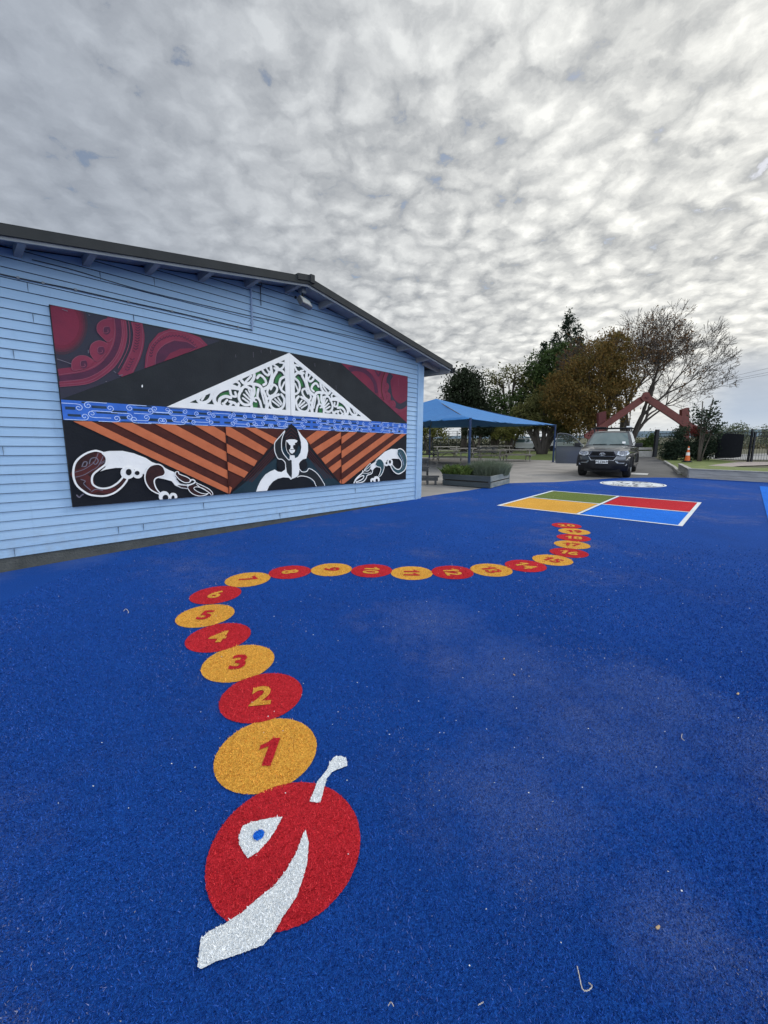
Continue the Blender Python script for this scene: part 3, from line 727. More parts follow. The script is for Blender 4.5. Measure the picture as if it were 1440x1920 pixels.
for rx_, ry_, m_ in ((225, 262, P_st[0]), (205, 240, P_st[1]), (188, 222, P_st[2]), (172, 205, P_st[3]), (150, 180, P_red)): cfill(b, Z('Rd', circ(120, 180, rx_, 30, ry_)), zz, m_, **K); zz += .0004
R_ = lambda pts: Z('Rd', pts)
cstroke(b, R_([(590, 120), (605, 250), (575, 400), (480, 530), (320, 620), (90, 650)]), .19, zz, P_plm, **K); zz += .0004
cstroke(b, R_([(548, 120), (560, 240), (530, 370), (440, 490), (310, 560), (85, 596)]), .075, zz, P_pnk, **K); zz += .0004
cstroke(b, R_([(655, 140), (665, 280), (625, 430), (530, 560), (350, 665), (95, 700)]), .065, zz, P_pnk, **K); zz += .0004
for pth in ([(575, 130), (580, 250), (545, 390), (450, 510), (310, 580), (90, 618)], [(640, 140), (645, 280), (605, 425), (510, 545), (340, 645), (95, 680)], [(675, 150), (685, 290), (640, 450), (540, 580), (360, 690), (95, 720)], [(655, 150), (660, 290), (615, 440), (520, 565), (350, 672), (95, 700)]):
    cstroke(b, R_(pth), .0075, zz, P_lpk, **K)
zz += .0004
cstroke(b, R_([(770, 160), (790, 280), (765, 420), (690, 580), (650, 640)]), .135, zz, P_pnk, **K); zz += .0004
for pth in ([(732, 160), (745, 280), (725, 400), (650, 560)], [(815, 175), (825, 300), (800, 440), (735, 590)], [(700, 150), (712, 280), (690, 400), (610, 560)]): cstroke(b, R_(pth), .008, zz, P_lpk, **K)
for i in range(18):   # plaited marks
    t = i / 17; px_, py_ = 778 + 10 * math.sin(t * 3) - 90 * t * t, 190 + 390 * t
    for dx in (-1, 1): cstroke(b, R_([(px_, py_), (px_ + dx * 20, py_ - 14)]), .010, zz + .0002, P_plm, **K)
zz += .0006
cfill(b, R_([(840, 560), (850, 450), (880, 350), (960, 255), (1060, 215), (1200, 235), (1320, 290), (1390, 360), (1100, 480)]), zz, P_pnk, **K); zz += .0004
cfill(b, R_([(925, 530), (940, 430), (1000, 360), (1100, 320), (1210, 335), (1290, 380), (1100, 480)]), zz, P_plm, **K); zz += .0004
cfill(b, R_([(1000, 510), (1060, 430), (1150, 390), (1260, 385), (1150, 460)]), zz, P_red, **K); zz += .0004
for pth in ([(855, 560), (868, 450), (900, 360), (975, 280), (1065, 240), (1190, 258), (1300, 310), (1350, 350)], [(930, 540), (945, 430), (1005, 360), (1100, 315), (1210, 332), (1290, 380)]): cstroke(b, R_(pth), .0075, zz, P_lpk, **K)
for i in range(22):
    a = math.pi * (1.0 - i / 21 * .95); x_ = 1100 - 205 * -math.cos(a) * 1.0; y_ = 460 - 175 * math.sin(a)
    for dx in (-1, 1): cstroke(b, R_([(x_, y_), (x_ + 14 * dx, y_ - 16)]), .010, zz, P_plm, **K)
zz += .0004
for lobe, c_ in (([(555, 130), (480, 140), (430, 180), (428, 240), (470, 290), (520, 330), (560, 300)], (500, 225)), ([(520, 350), (450, 320), (385, 345), (362, 400), (380, 460), (430, 500), (500, 430)], (450, 400)), ([(400, 500), (340, 458), (270, 452), (215, 490), (205, 540), (225, 580), (330, 560)], (300, 520))):
    cfill(b, R_(smooth_path(lobe, 4, True)), zz, P_pnk, **K)
    cstroke(b, R_(lobe), .0075, zz + .0003, P_lpk, **K)
    cfill(b, R_(circ(c_[0] + 8, c_[1] + 5, 34, 16, 38)), zz + .0006, P_plm, **K)
    cstroke(b, R_([(c_[0] + 30, c_[1] - 30), (c_[0] - 15, c_[1] - 20), (c_[0] - 15, c_[1] + 25), (c_[0] + 20, c_[1] + 22), (c_[0] + 18, c_[1])]), .0075, zz + .0009, P_lpk, **K)
for pth in ([(75, 480), (130, 497), (200, 523)], [(120, 48), (170, 64)], [(350, 96), (364, 100)], [(570, 585), (590, 600)], [(615, 625), (650, 618)], [(348, 400), (350, 430)], [(245, 525), (300, 545)], [(500, 675), (510, 678)]): cstroke(b, R_(pth), .0075, zz + .0012, P_gry, **K)
b.build('koru_panel', mu)
b = MB(); q0, q1, q2 = Z('R3', [(90, 103)])[0], (MSR, MTT), (MSR, Z('R3', [(1275, 1175)])[0][1]); q0 = (q0[0], MTT)
fill(b, [q0, q1, q2], .0012, P_red); zz = .003
K = dict(A=Vector(q0), B_=Vector(q2), keep=True); R_ = lambda pts: Z('R3', pts)
cstroke(b, R_([(230, 230), (330, 205), (470, 225), (600, 320), (690, 450), (730, 640)]), .095, zz, P_plm, **K); zz += .0004
cstroke(b, R_([(560, 190), (680, 290), (750, 400), (780, 560), (790, 720)]), .10, zz, P_pnk, **K); zz += .0004
cstroke(b, R_([(700, 230), (760, 330), (800, 260)]), .04, zz, P_plm, **K); zz += .0004
cstroke(b, R_([(905, 280), (860, 400), (835, 520), (845, 650), (890, 800), (1000, 930), (1130, 955), (1290, 860)]), .11, zz, P_pnk, **K); zz += .0004
cstroke(b, R_([(1000, 300), (945, 400), (955, 560), (1000, 700), (1080, 850), (1180, 880), (1290, 790)]), .13, zz, P_slt, **K); zz += .0004
cstroke(b, R_([(880, 270), (838, 380), (815, 520), (822, 640), (860, 770)]), .022, zz, P_brn, **K); zz += .0004
for c_ in ((895, 530), (925, 705), (1015, 850)):
    cfill(b, R_(circ(c_[0], c_[1], 58, 20, 75)), zz, P_pnk, **K); cfill(b, R_(circ(c_[0], c_[1], 34, 20, 44)), zz + .0004, P_red, **K)
    cstroke(b, R_([(c_[0] - 10, c_[1] - 40), (c_[0] + 20, c_[1]), (c_[0], c_[1] + 30), (c_[0] - 12, c_[1])]), .008, zz + .0008, P_lpk, **K)
cfill(b, R_(circ(1160, 580, 165, 30, 240)), zz + .0002, P_red, **K)
cstroke(b, R_([(1120, 380), (1120, 510)]), .008, zz + .001, P_lpk, **K)
b.build('koru_panel', mu)

# ---- wave band
b = MB(); fill(b, [(MSL, TB0), (MSR, TB0), (MSR, TB1), (MSL, TB1)], .0022, P_dbl)
H_ = (TB1 - TB0); fill(b, [(MSL, TB0 + .006), (MSR, TB0 + .006), (MSR, TB1 - .004), (MSL, TB1 - .004)], .0026, P_blu)
HK = [(205, .33, 1, 1), (330, .19, -1, 1), (620, .31, 1, -1), (905, .19, -1, 1), (1210, .32, 1, -1), (1285, .20, -1, -1), (270, .80, 1, -1), (370, .64, -1, -1), (700, .82, 1, -1), (880, .66, 1, 1), (960, .83, -1, -1), (1140, .69, 1, -1), (1375, .81, -1, -1)]
DW = [(375, 575, .20, .33), (950, 1180, .22, .34), (60, 225, .68, .80), (750, 850, .66, .82), (1175, 1330, .70, .86), (40, 160, .33, .47), (430, 720, .50, .58), (640, 860, .38, .47), (1230, 1400, .40, .48), (250, 330, .04, .12), (760, 1000, .93, 1.0), (1000, 1240, .02, .10)]
def band_v(v): return TB1 - H_ * v
u0 = MSL; k_ = 0
while u0 < MSR - .02:
    per = (1.12 if k_ == 0 else .86) ; fl_ = -1 if k_ % 2 else 1; sc2 = per / 1400
    X_ = lambda x: u0 + (x if fl_ > 0 else 1400 - x) * sc2
    for x0, x1, v0, v1 in DW:
        a, e = sorted((X_(x0), X_(x1)))
        if a < MSR: fill(b, [(a, band_v(v1)), (min(e, MSR), band_v(v1)), (min(e, MSR), band_v(v0)), (a, band_v(v0))], .0031, P_dbl)
    for v in (.485, .24 + .5): b.face([fnm(u0, band_v(v) - .0025, .0034 + v * .0002), fnm(min(u0 + per, MSR), band_v(v) - .0025, .0034 + v * .0002), fnm(min(u0 + per, MSR), band_v(v) + .002, .0034 + v * .0002), fnm(u0, band_v(v) + .002, .0034 + v * .0002)], P_dbl)
    for x, v, sd_, ed in HK:
        cx, cy, r = X_(x), band_v(v), H_ * (.155 if k_ == 0 else .14); sg = sd_ * fl_
        if cx > MSR - .06 or cx < MSL + .05: continue
        disc(b, (cx, cy), r * .95, .0038, P_blu)
        pts = [(-.20, 1), (-.07, 1), (-r * .4 , 1), (r * .55, .75), (r, 0), (r * .55, -.8), (-r * .25, -.8), (-r * .6, -.15), (-r * .1, .3), (r * .28, -.05)]
        stroke(b, [(cx + sg * p, cy + ed * q * r) for p, q in pts], .0075, .0056, P_lin, 4)
    u0 += per; k_ += 1
b.build('wave_band', mu)

# ---- orange rafters
b = MB(); t_ = Z('A', [(228, 928), (1380, 965), (1400, 1462)])
TBB = TB0
def snap(pts):   # keep on the band's lower edge when close to it
    return [(p[0], min(p[1], TBB)) for p in pts]
seam1 = Z('P', [(424.5, 850)])[0][0]; seam2 = Z('P', [(639.3, 860)])[0][0]
def sx_(pts, idx, s_): return [(s_ if i in idx else p[0], p[1]) for i, p in enumerate(pts)]
def rf(c, pts, m, z=.004, th=None, low=None, fix=None):
    q = snap(Z(c, pts))
    if fix: q = sx_(q, fix[0], fix[1])
    fill(b, q, z, m, th=th)
rf('A', [(225, 920), (1380, 940), (1400, 1466)], P_brn, .0026, fix=((1, 2), seam1))
rf('T', [(36, 100), (830, 120), (60, 960)], P_brn, .0026)
rf('T', [(820, 100), (1432, 150), (1435, 850)], P_brn, .0026)
rf('R', [(95, 5), (1340, 20), (98, 995)], P_brn, .0026, fix=((0, 2), seam2))
for c, pts, fx in (('A', [(228, 920), (365, 920), (1400, 1418), (1400, 1466)], ((2, 3), seam1 - .004)),
                   ('A', [(515, 925), (672, 925), (1392, 1288), (1392, 1352)], ((2, 3), seam1 - .004)),
                   ('A', [(840, 930), (990, 930), (1388, 1150), (1390, 1222)], ((2, 3), seam1 - .004)),
                   ('A', [(1140, 940), (1280, 940), (1382, 1010), (1382, 1085)], ((2, 3), seam1 - .004)),
                   ('T', [(34, 130), (70, 130), (530, 405), (480, 475), (36, 232)], ((0, 4), seam1 + .006)),
                   ('T', [(250, 130), (390, 130), (650, 280), (600, 348)], None),
                   ('T', [(40, 338), (405, 550), (365, 618), (42, 450)], ((0, 3), seam1 + .006)),
                   ('T', [(50, 560), (295, 690), (245, 757), (55, 662)], ((0, 3), seam1 + .006)),
                   ('T', [(62, 860), (95, 880), (70, 952), (62, 955)], None),
                   ('T', [(1140, 180), (1290, 180), (1055, 350), (1000, 278)], None),
                   ('T', [(1430, 197), (1430, 275), (1140, 472), (1088, 405)], ((0, 1), seam2 - .004)),
                   ('T', [(1430, 360), (1432, 445), (1240, 592), (1190, 525)], ((0, 1), seam2 - .004)),
                   ('T', [(1430, 530), (1432, 612), (1330, 702), (1280, 640)], ((0, 1), seam2 - .004)),
                   ('T', [(1433, 775), (1436, 840), (1410, 815)], None),
                   ('R', [(98, 100), (240, 5), (400, 5), (98, 235)], ((0, 3), seam2 + .004)),
                   ('R', [(98, 370), (620, 10), (780, 10), (98, 510)], ((0, 3), seam2 + .004)),
                   ('R', [(98, 660), (965, 10), (1120, 10), (98, 792)], ((0, 3), seam2 + .004)),
                   ('R', [(98, 930), (1260, 20), (1345, 35), (150, 995), (98, 998)], ((0, 4), seam2 + .004))):
    rf(c, pts, P_org, .010, th=.007, fix=fx)
for sm in (seam1, seam2): b.box((sm - .005, -MD - .0185, MTB), (sm + .004, -MD - .001, TBB), P_brn)
b.build('rafter_stripes', mu)

# ---- fretwork gable
gl, ga, gr = Z('P', [(311.7, 763)])[0], Z('P', [(541, 661)])[0], Z('P', [(696, 789)])[0]
bt = TB1 - .004
gl = (gl[0], bt); gr = (gr[0], bt); cxs = (gl[0] + gr[0]) / 2
print('gable', gl, ga, gr, cxs)
b = MB(); fill(b, [gl, gr, (ga[0], MTT - .01)], .004, P_dgn)
GM = ga[0]
hl_ = Z('K1', [(265, 630), (1335, 150), (1352, 712)])
mir = lambda pts: [(2 * GM - x, y) for x, y in pts]
sl_ = (gr[0] - GM) / (GM - gl[0])
mirs = lambda pts: [(GM + (GM - x) * sl_, y) for x, y in pts]
gp = [[(590, 590), (620, 530), (720, 500), (715, 560), (640, 570), (600, 620)], [(1010, 300), (1060, 280), (1080, 310), (1030, 330)], [(1090, 340), (1160, 345), (1110, 420), (1040, 420), (1010, 390)], [(1225, 410), (1240, 340), (1290, 300), (1310, 320), (1260, 410)], [(990, 450), (1030, 460), (1040, 520), (1010, 600), (990, 560)], [(985, 620), (1040, 620), (1030, 690), (985, 690)]]
for g in gp:
    for q in (Z('K1', g), mirs(Z('K1', g))): fill(b, q, .006, P_grn)
b.build('gable_backing', mu)
fr = MB()
h1 = hl_; h2 = mirs(hl_)
fr.prism([gl, (GM, MTT - .004), (GM - .004, bt)], [h1], .006, .022, P_wht, fnm)
fr.prism([(GM + .004, bt), (GM + .001, MTT - .004), gr], [h2[::-1]], .006, .022, P_wht, fnm)
fr.box((GM - .004, -MD - .02, bt), (GM + .004, -MD - .006, MTT - .03), P_edge)
frame = fr.build('fretwork_frame', mu)
ST = [([(470, 500), (400, 560), (360, 600)], 18), ([(520, 510), (505, 580), (455, 625), (390, 630), (355, 595)], 26), ([(440, 545), (405, 600)], 16),
      ([(850, 480), (740, 462), (620, 490), (548, 560), (555, 630), (610, 665)], 32), ([(730, 575), (670, 560), (612, 590), (600, 640)], 26), ([(690, 600), (650, 645)], 18), ([(720, 620), (780, 640), (805, 690)], 24), ([(640, 640), (700, 680), (740, 640)], 18),
      ([(965, 480), (890, 450), (848, 490), (820, 560), (840, 620), (890, 655), (950, 645), (978, 580), (965, 500)], 24), ([(865, 580), (930, 625)], 16), ([(878, 540), (945, 600)], 16), ([(900, 500), (950, 570)], 16), ([(930, 480), (962, 560)], 14),
      ([(720, 480), (740, 550), (790, 560), (780, 515)], 20), ([(760, 400), (800, 397), (830, 430), (812, 462)], 20), ([(700, 430), (780, 450), (850, 500)], 22), ([(660, 455), (760, 405)], 18),
      ([(992, 290), (990, 350), (950, 408), (890, 418), (848, 380)], 28), ([(960, 330), (895, 400)], 18), ([(1026, 355), (1060, 322), (1108, 360), (1128, 410), (1098, 432)], 22), ([(960, 420), (1050, 438), (1100, 510), (1130, 600), (1132, 705)], 28),
      ([(1180, 225), (1192, 330), (1160, 440), (1110, 475)], 28), ([(1078, 250), (1110, 300), (1150, 322), (1172, 285)], 22), ([(1128, 240), (1165, 295)], 16), ([(1280, 180), (1330, 192), (1300, 250), (1220, 245)], 20), ([(1245, 280), (1202, 360), (1192, 430)], 26), ([(1240, 262), (1300, 268), (1345, 320)], 24),
      ([(1335, 340), (1290, 370), (1280, 440), (1310, 500), (1350, 525)], 22), ([(1335, 400), (1300, 475)], 16), ([(1180, 480), (1212, 430), (1252, 462), (1240, 512), (1190, 560), (1150, 540), (1142, 500), (1170, 450)], 20),
      ([(1300, 540), (1335, 600), (1312, 685), (1240, 708), (1185, 672), (1175, 600), (1212, 562), (1270, 540)], 24), ([(1200, 612), (1272, 668)], 16), ([(1228, 590), (1295, 655)], 16), ([(1262, 575), (1305, 640)], 14),
      ([(985, 440), (995, 520), (960, 600), (970, 700)], 24), ([(1042, 480), (1030, 560), (1060, 620), (1080, 705)], 22), ([(1072, 490), (1092, 570), (1110, 640)], 16), ([(1040, 590), (1010, 575), (990, 605), (1015, 620)], 16), ([(1130, 600), (1180, 560), (1220, 540)], 22), ([(820, 640), (800, 700)], 22), ([(530, 520), (600, 485)], 16), ([(1220, 210), (1260, 235)], 18), ([(1140, 700), (1160, 640), (1180, 600)], 18)]
sc_ = MB()
for side in (0, 1):
    for pts, wd in ST:
        q = Z('K1', pts)
        if side: q = mirs(q)
        stroke(sc_, q, wd / 6 * .0095 * 1.12, .0195 - .0025 * (len(pts) % 3) / 3, P_wht, 5, th=.013)
sc_.build('scrollwork', frame)

# ---- carved figure in the middle
b = MB(); T = lambda pts: Z('T', pts)
fill(b, T([(820, 92), (620, 325), (76, 957), (1436, 847), (1030, 345), (892, 160)]), .013, P_blk2)
fill(b, T([(640, 510), (80, 957), (500, 925), (640, 760)]), .0142, P_dte); fill(b, T([(1010, 505), (1436, 847), (1130, 872), (960, 700)]), .0142, P_dte)
fill(b, T([(700, 400), (820, 300), (960, 400), (930, 560), (720, 560)]), .0142, P_dte)
for k_ in range(4):
    o_ = k_ * 26; stroke(b, T([(605 + o_ * .2, 395 + o_), (240 + o_ * 1.2, 790 + o_ * .2)]), .012, .0152, P_mr2, 2); stroke(b, T([(1030 - o_ * .2, 400 + o_), (1330 - o_ * 1.2, 760 + o_ * .1)]), .012, .0152, P_mr2, 2)
for k_ in range(4): stroke(b, T([(745, 215 + 42 * k_), (818, 150 + 42 * k_), (890, 215 + 42 * k_)]), .010, .0152, P_mr2, 1)
b.build('figure_ground', mu)
b = MB()
la = [(740, 180), (680, 250), (620, 320), (612, 370), (615, 430), (632, 480), (660, 525), (700, 530), (735, 560), (747, 600), (750, 680), (780, 735), (825, 768), (825, 540), (790, 540), (750, 500), (715, 450), (698, 390), (700, 300), (715, 240)]
fill(b, T(la), .018, P_blk, th=.004); stroke(b, T(la), .014, .0205, P_wht, 3, closed=True, th=.005)
ra = [(890, 162), (950, 245), (1000, 295), (1020, 335), (1022, 430), (1000, 522), (960, 530), (925, 560), (910, 590), (920, 650), (905, 725), (870, 752), (827, 770), (825, 545), (797, 530), (800, 480), (856, 482), (862, 520), (900, 500), (930, 450), (940, 390), (935, 320), (920, 260)]
fill(b, T(ra), .022, P_wht, th=.008)
ll = [(742, 560), (752, 620), (745, 655), (700, 688), (655, 682), (615, 656), (560, 680), (500, 718), (445, 790), (410, 860), (388, 931), (520, 925), (545, 860), (590, 805), (650, 768), (720, 752), (780, 756), (828, 770), (790, 730), (762, 690)]
fill(b, T(ll), .023, P_wht, th=.008)
rl = [(915, 655), (945, 682), (985, 686), (1015, 672), (1035, 643), (1090, 668), (1140, 710), (1190, 780), (1228, 862), (1132, 868), (1100, 805), (1050, 762), (990, 740), (930, 735), (885, 745)]
fill(b, T(rl), .019, P_blk, th=.004); stroke(b, T(rl), .014, .0215, P_wht, 3, closed=True, th=.005)
for c_ in ((690, 602), (965, 600)): zdisc(b, 'T', c_[0], c_[1], 50, 58, .0245, P_blk2, th=.004)
fill(b, T([(748, 292), (890, 292), (900, 380), (870, 450), (820, 478), (775, 455), (745, 380)]), .0225, P_blk2)
fill(b, T([(748, 300), (785, 288), (820, 286), (860, 288), (892, 302), (882, 325), (862, 330), (850, 355), (838, 362), (838, 390), (850, 402), (820, 408), (798, 402), (808, 388), (806, 360), (785, 340), (768, 322)]), .026, P_wht)
for c_ in ((795, 346), (853, 346)): disc(b, T([c_])[0], .014, .0275, P_wht)
fill(b, T([(786, 412), (806, 410), (820, 418), (838, 410), (862, 414), (856, 440), (826, 464), (800, 448)]), .026, P_wht)
stroke(b, T([(752, 300), (750, 380), (768, 440), (800, 475)]), .010, .026, P_wht, 3)
b.build('carved_figure', mu)

# ---- two lizard-like carvings
def carving(Zf, body, outer, inner, band, rings, outer2, inner2, rings2, headfill, heads, dark, w, hs=()):
    b = MB()
    fill(b, body, .016, P_wht, th=.012)
    f1 = smooth_path(outer, 4) ; f2 = smooth_path(inner, 4); fill(b, f1 + f2[::-1], .0185, dark)
    f3 = smooth_path(outer2, 4); f4 = smooth_path(inner2, 4); fill(b, f3 + f4[::-1], .0185, dark)
    for pth, wd, m in band: stroke(b, pth, wd, .0200, m, 4)
    for pth in (outer, inner): stroke(b, pth, w, .0225, P_wht, 5, th=.004)
    for pth in (outer2, inner2): stroke(b, pth, w * .72, .0225, P_wht, 5, th=.004)
    for rs in (rings, rings2):
        for c, o_, h in rs: zdisc(b, c, *o_, .0235, P_wht, th=.016)
        for c, o_, h in rs: zdisc(b, c, *h, .0265, P_blk2)
    for pts, m in headfill: fill(b, pts, .0215, m)
    for pts, wd in heads: stroke(b, pts, wd, .0245, P_wht, 4)
    return b.build('lizard_carving', mu)
M1 = lambda p: Z('M1', p)
M2 = lambda p: Z('M2', p)
o1 = M1([(650, 180), (560, 150), (480, 148), (350, 190), (220, 275), (140, 380), (112, 520), (125, 650), (180, 770), (280, 860), (400, 930), (560, 957), (700, 952), (850, 900), (980, 800), (1060, 700), (1085, 650)])
i1 = M1([(640, 190), (700, 255), (712, 330), (680, 400), (560, 490), (480, 560), (447, 640), (460, 740), (540, 800), (650, 822), (780, 800), (900, 730), (980, 650), (1000, 620)])
pxm = .0018   # metres per crop unit near here
R1 = lambda c, r, hc, hr, hry: (M1([c])[0], r, (M1([hc])[0], hr, hry))
R2 = lambda c, r, hc, hr, hry: (M2([c])[0], r, (M2([hc])[0], hr, hry))
carving(M1, M1([(640, 172), (760, 150), (1000, 147), (1200, 190), (1420, 275)]) + M2([(230, 60), (340, 98), (440, 150), (520, 195), (640, 245), (650, 310), (690, 385), (725, 435), (860, 468), (905, 462), (885, 545), (760, 530), (650, 480), (590, 405), (440, 362), (330, 345), (100, 290)]) + M1([(1390, 570), (1220, 485), (1040, 458), (880, 452), (700, 482), (600, 515), (690, 440), (715, 320), (690, 230)]),
        o1, i1, [(M1([(150, 570), (300, 520), (450, 440), (560, 350), (600, 230)]), .10, P_mr2), (M1([(300, 610), (400, 690), (430, 800)]), .09, P_mr2), (M1([(440, 890), (560, 850), (700, 880), (850, 840)]), .05, P_mr2),
                 (M1([(145, 530), (300, 480), (430, 400), (500, 330), (560, 190)]), .008, P_gry), (M1([(150, 620), (300, 580), (440, 500), (560, 420), (650, 240)]), .008, P_gry), (M1([(270, 430), (300, 350), (360, 350), (340, 420), (300, 430)]), .012, P_gry), (M1([(400, 380), (430, 290), (520, 270), (560, 330), (510, 390), (470, 350)]), .012, P_gry), (M1([(250, 660), (330, 690), (300, 740), (420, 850)]), .010, P_gry), (M1([(440, 880), (520, 835), (640, 860)]), .010, P_gry), (M1([(580, 370), (690, 320)]), .007, P_gry), (M1([(570, 395), (690, 345)]), .007, P_gry)],
        [('M1', (1090, 540, 128, 112), (1106, 528, 52, 58)), ('M1', (1268, 560, 92, 82), (1258, 545, 44, 38))],
        M2([(450, 165), (380, 110), (300, 100), (200, 130), (130, 210), (102, 320), (120, 430), (190, 540), (280, 600), (370, 640)]), M2([(440, 160), (470, 240), (440, 300), (350, 330), (290, 360), (270, 420), (300, 520), (350, 590), (380, 620)]),
        [('M2', (450, 680, 95, 98), (470, 702, 52, 56)), ('M2', (612, 685, 72, 72), (606, 700, 28, 42))],
        [(M2(smooth_path([(650, 290), (690, 245), (720, 280), (860, 335), (915, 385), (895, 420), (820, 425), (720, 370)], 4, True)), P_mar), (M2([(665, 365), (690, 350), (760, 425), (880, 440), (850, 465), (740, 445)]), P_blk2), (M2(smooth_path([(1030, 430), (1150, 490), (1260, 550), (1320, 630), (1300, 670), (1180, 560), (1080, 505)], 4, True)), P_mar), (M2(smooth_path([(880, 540), (920, 600), (1000, 650), (1100, 670), (1200, 650), (1180, 630), (1090, 610), (1000, 560), (985, 520), (1040, 505), (1000, 460), (900, 480)], 3, True)), P_mar), (M2([(680, 470), (860, 490), (870, 530), (760, 515)]), P_mar)],
        [(M2([(650, 300), (655, 240), (705, 235), (720, 275), (860, 330), (920, 380), (900, 422), (820, 427), (720, 372), (650, 290)]), .012), (M2([(1020, 430), (1150, 490), (1260, 550), (1320, 620), (1310, 680), (1270, 620), (1180, 560), (1090, 510), (1030, 460)]), .011), (M2([(880, 540), (920, 600), (1000, 650), (1100, 670), (1200, 650), (1240, 620)]), .011), (M2([(1220, 625), (1180, 632), (1090, 610), (1000, 560), (985, 520), (1040, 505), (1140, 530), (1230, 590)]), .010), (M2([(915, 410), (930, 382), (970, 378), (1005, 410), (980, 440), (900, 470), (860, 470)]), .020)],
        P_mar, .022)
R = lambda p: Z('R', p)
RR = lambda c, r, hc, hr, hry: (R([c])[0], r, (R([hc])[0], hr, hry))
carving(R, R([(1180, 330), (1060, 326), (940, 378), (860, 450), (770, 530), (750, 575), (670, 630), (650, 700), (690, 745), (740, 690), (820, 655), (900, 605), (1000, 530), (1100, 512), (1210, 520), (1165, 430)]),
        R([(1180, 335), (1230, 322), (1300, 372), (1345, 480), (1350, 600), (1315, 730), (1200, 806), (1110, 768), (1055, 690), (1045, 640)]), R([(1172, 360), (1165, 430), (1200, 500), (1248, 570), (1248, 660), (1205, 718), (1140, 708), (1085, 650), (1070, 620)]),
        [(R([(1230, 380), (1290, 560), (1270, 720)]), .012, P_gry), (R([(1200, 400), (1260, 520), (1300, 640)]), .008, P_lin)],
        [('R', (1032, 585, 50, 66), (1024, 575, 20, 34)), ('R', (958, 612, 42, 46), (958, 598, 19, 20))],
        R([(770, 555), (800, 520), (860, 530), (908, 600), (912, 700), (870, 810), (825, 860)]), R([(760, 580), (745, 630), (785, 668), (838, 685), (850, 740), (808, 850)]),
        [('R', (770, 918, 58, 68), (770, 932, 22, 34)), ('R', (692, 938, 38, 50), (694, 950, 14, 22))],
        [(R([(530, 740), (600, 680), (655, 620), (650, 680), (600, 740)]), P_tel), (R([(500, 800), (600, 800), (670, 790), (560, 860), (520, 940), (400, 960), (520, 880)]), P_dte)],
        [(R([(510, 770), (540, 735), (600, 690), (655, 640), (640, 610), (560, 690), (530, 740), (600, 750), (660, 690)]), .014), (R([(500, 745), (480, 800), (390, 880), (335, 960), (332, 990), (375, 915), (470, 850), (520, 845), (500, 900), (420, 945), (372, 960), (400, 982), (510, 955), (570, 880), (585, 835), (670, 800), (690, 750)]), .022), (R([(480, 800), (410, 860), (350, 930)]), .03), (R([(500, 790), (600, 795), (660, 770)]), .012)],
        P_tel, .022)
# sheet joints, chips and scratches in the paint
for s__ in (seam1, seam2): b = MB(); b.box((s__ - .002, -MD - .0012, TB1), (s__ + .002, -MD - .0003, MTT), P_edge); b.build('sheet_joint', mu)
b = MB(); zdisc(b, 'P', 266.5, 724, 1.3, 2.6, .0018, P_wht); b.build('paint_chip', mu)
b = MB(); stroke(b, M1([(180, 945), (225, 985), (260, 950), (295, 930)]), .016, .0045, P_gry, 2); b.build('paint_chip', mu)
for x, y, l in ((1075, 40, 30), (1183, 45, 25), (988, 60, 60), (790, 90, 30)):
    b = MB(); stroke(b, Z('K1', [(x, y), (x + 2, y + l)]), .004, .0018, P_gry, 2); b.build('paint_scratch', mu)
for x, y, l in ((480, 250, 50), (798, 580, 60), (700, 260, 12)):
    b = MB(); stroke(b, Z('K2', [(x, y), (x + 3, y + l)]), .005, .0018, P_gry, 2); b.build('paint_scratch', mu)
# ------------------------------------------------------------------ plants
def leaf_mat(name, c1, c2, c3, sc=1.2):
    m = bpy.data.materials.new(name); m.use_nodes = True; t = NT(m.node_tree); b = m.node_tree.nodes['Principled BSDF']
    v = t.add('ShaderNodeTexCoord').outputs['Object']
    r = t.add('ShaderNodeNewGeometry').outputs['Random Per Island']
    c = t.mix(t.rng(t.noise(v, sc, 3, .6), .35, .65), c1, c2); c = t.mix(t.rng(r, .3, 1.0, 0, .85), c, c3)
    t.l.new(c, b.inputs['Base Color']); b.inputs['Roughness'].default_value = .75; b.inputs['Specular IOR Level'].default_value = .2
    tr = t.add('ShaderNodeBsdfTranslucent'); t.l.new(c, tr.inputs[0]); mx = t.add('ShaderNodeMixShader', inp={0: .28})
    t.l.new(b.outputs[0], mx.inputs[1]); t.l.new(tr.outputs[0], mx.inputs[2]); t.l.new(mx.outputs[0], m.node_tree.nodes['Material Output'].inputs[0])
    return m
def leaves(name, P, size, m, parent=None, aspect=.55, up=None):
    """P (N,3) positions in the parent's space -> one mesh of leaf-shaped faces"""
    P = np.asarray(P, float); N = len(P)
    a = rng.normal(size=(N, 3)); a /= np.linalg.norm(a, axis=1)[:, None]
    if up is not None: a = a * (1 - up) + np.array([0, 0, 1.0]) * up; a /= np.linalg.norm(a, axis=1)[:, None]
    b = rng.normal(size=(N, 3)); b -= a * (a * b).sum(1)[:, None]; b /= np.linalg.norm(b, axis=1)[:, None]
    s = size * rng.uniform(.6, 1.3, N)[:, None]; h = s * aspect
    V = np.empty((N, 4, 3)); V[:, 0] = P - a * s * .5; V[:, 1] = P + b * h * .5 + a * s * .05; V[:, 2] = P + a * s * .5; V[:, 3] = P - b * h * .5 + a * s * .05
    me = bpy.data.meshes.new(name); me.vertices.add(N * 4); me.vertices.foreach_set('co', V.reshape(-1)); me.loops.add(N * 4)
    me.loops.foreach_set('vertex_index', np.arange(N * 4)); me.polygons.add(N); me.polygons.foreach_set('loop_start', np.arange(0, N * 4, 4)); me.update(); me.validate()
    me.materials.append(m); o = bpy.data.objects.new(name, me); COL.objects.link(o)
    if parent is not None: o.parent = parent
    return o
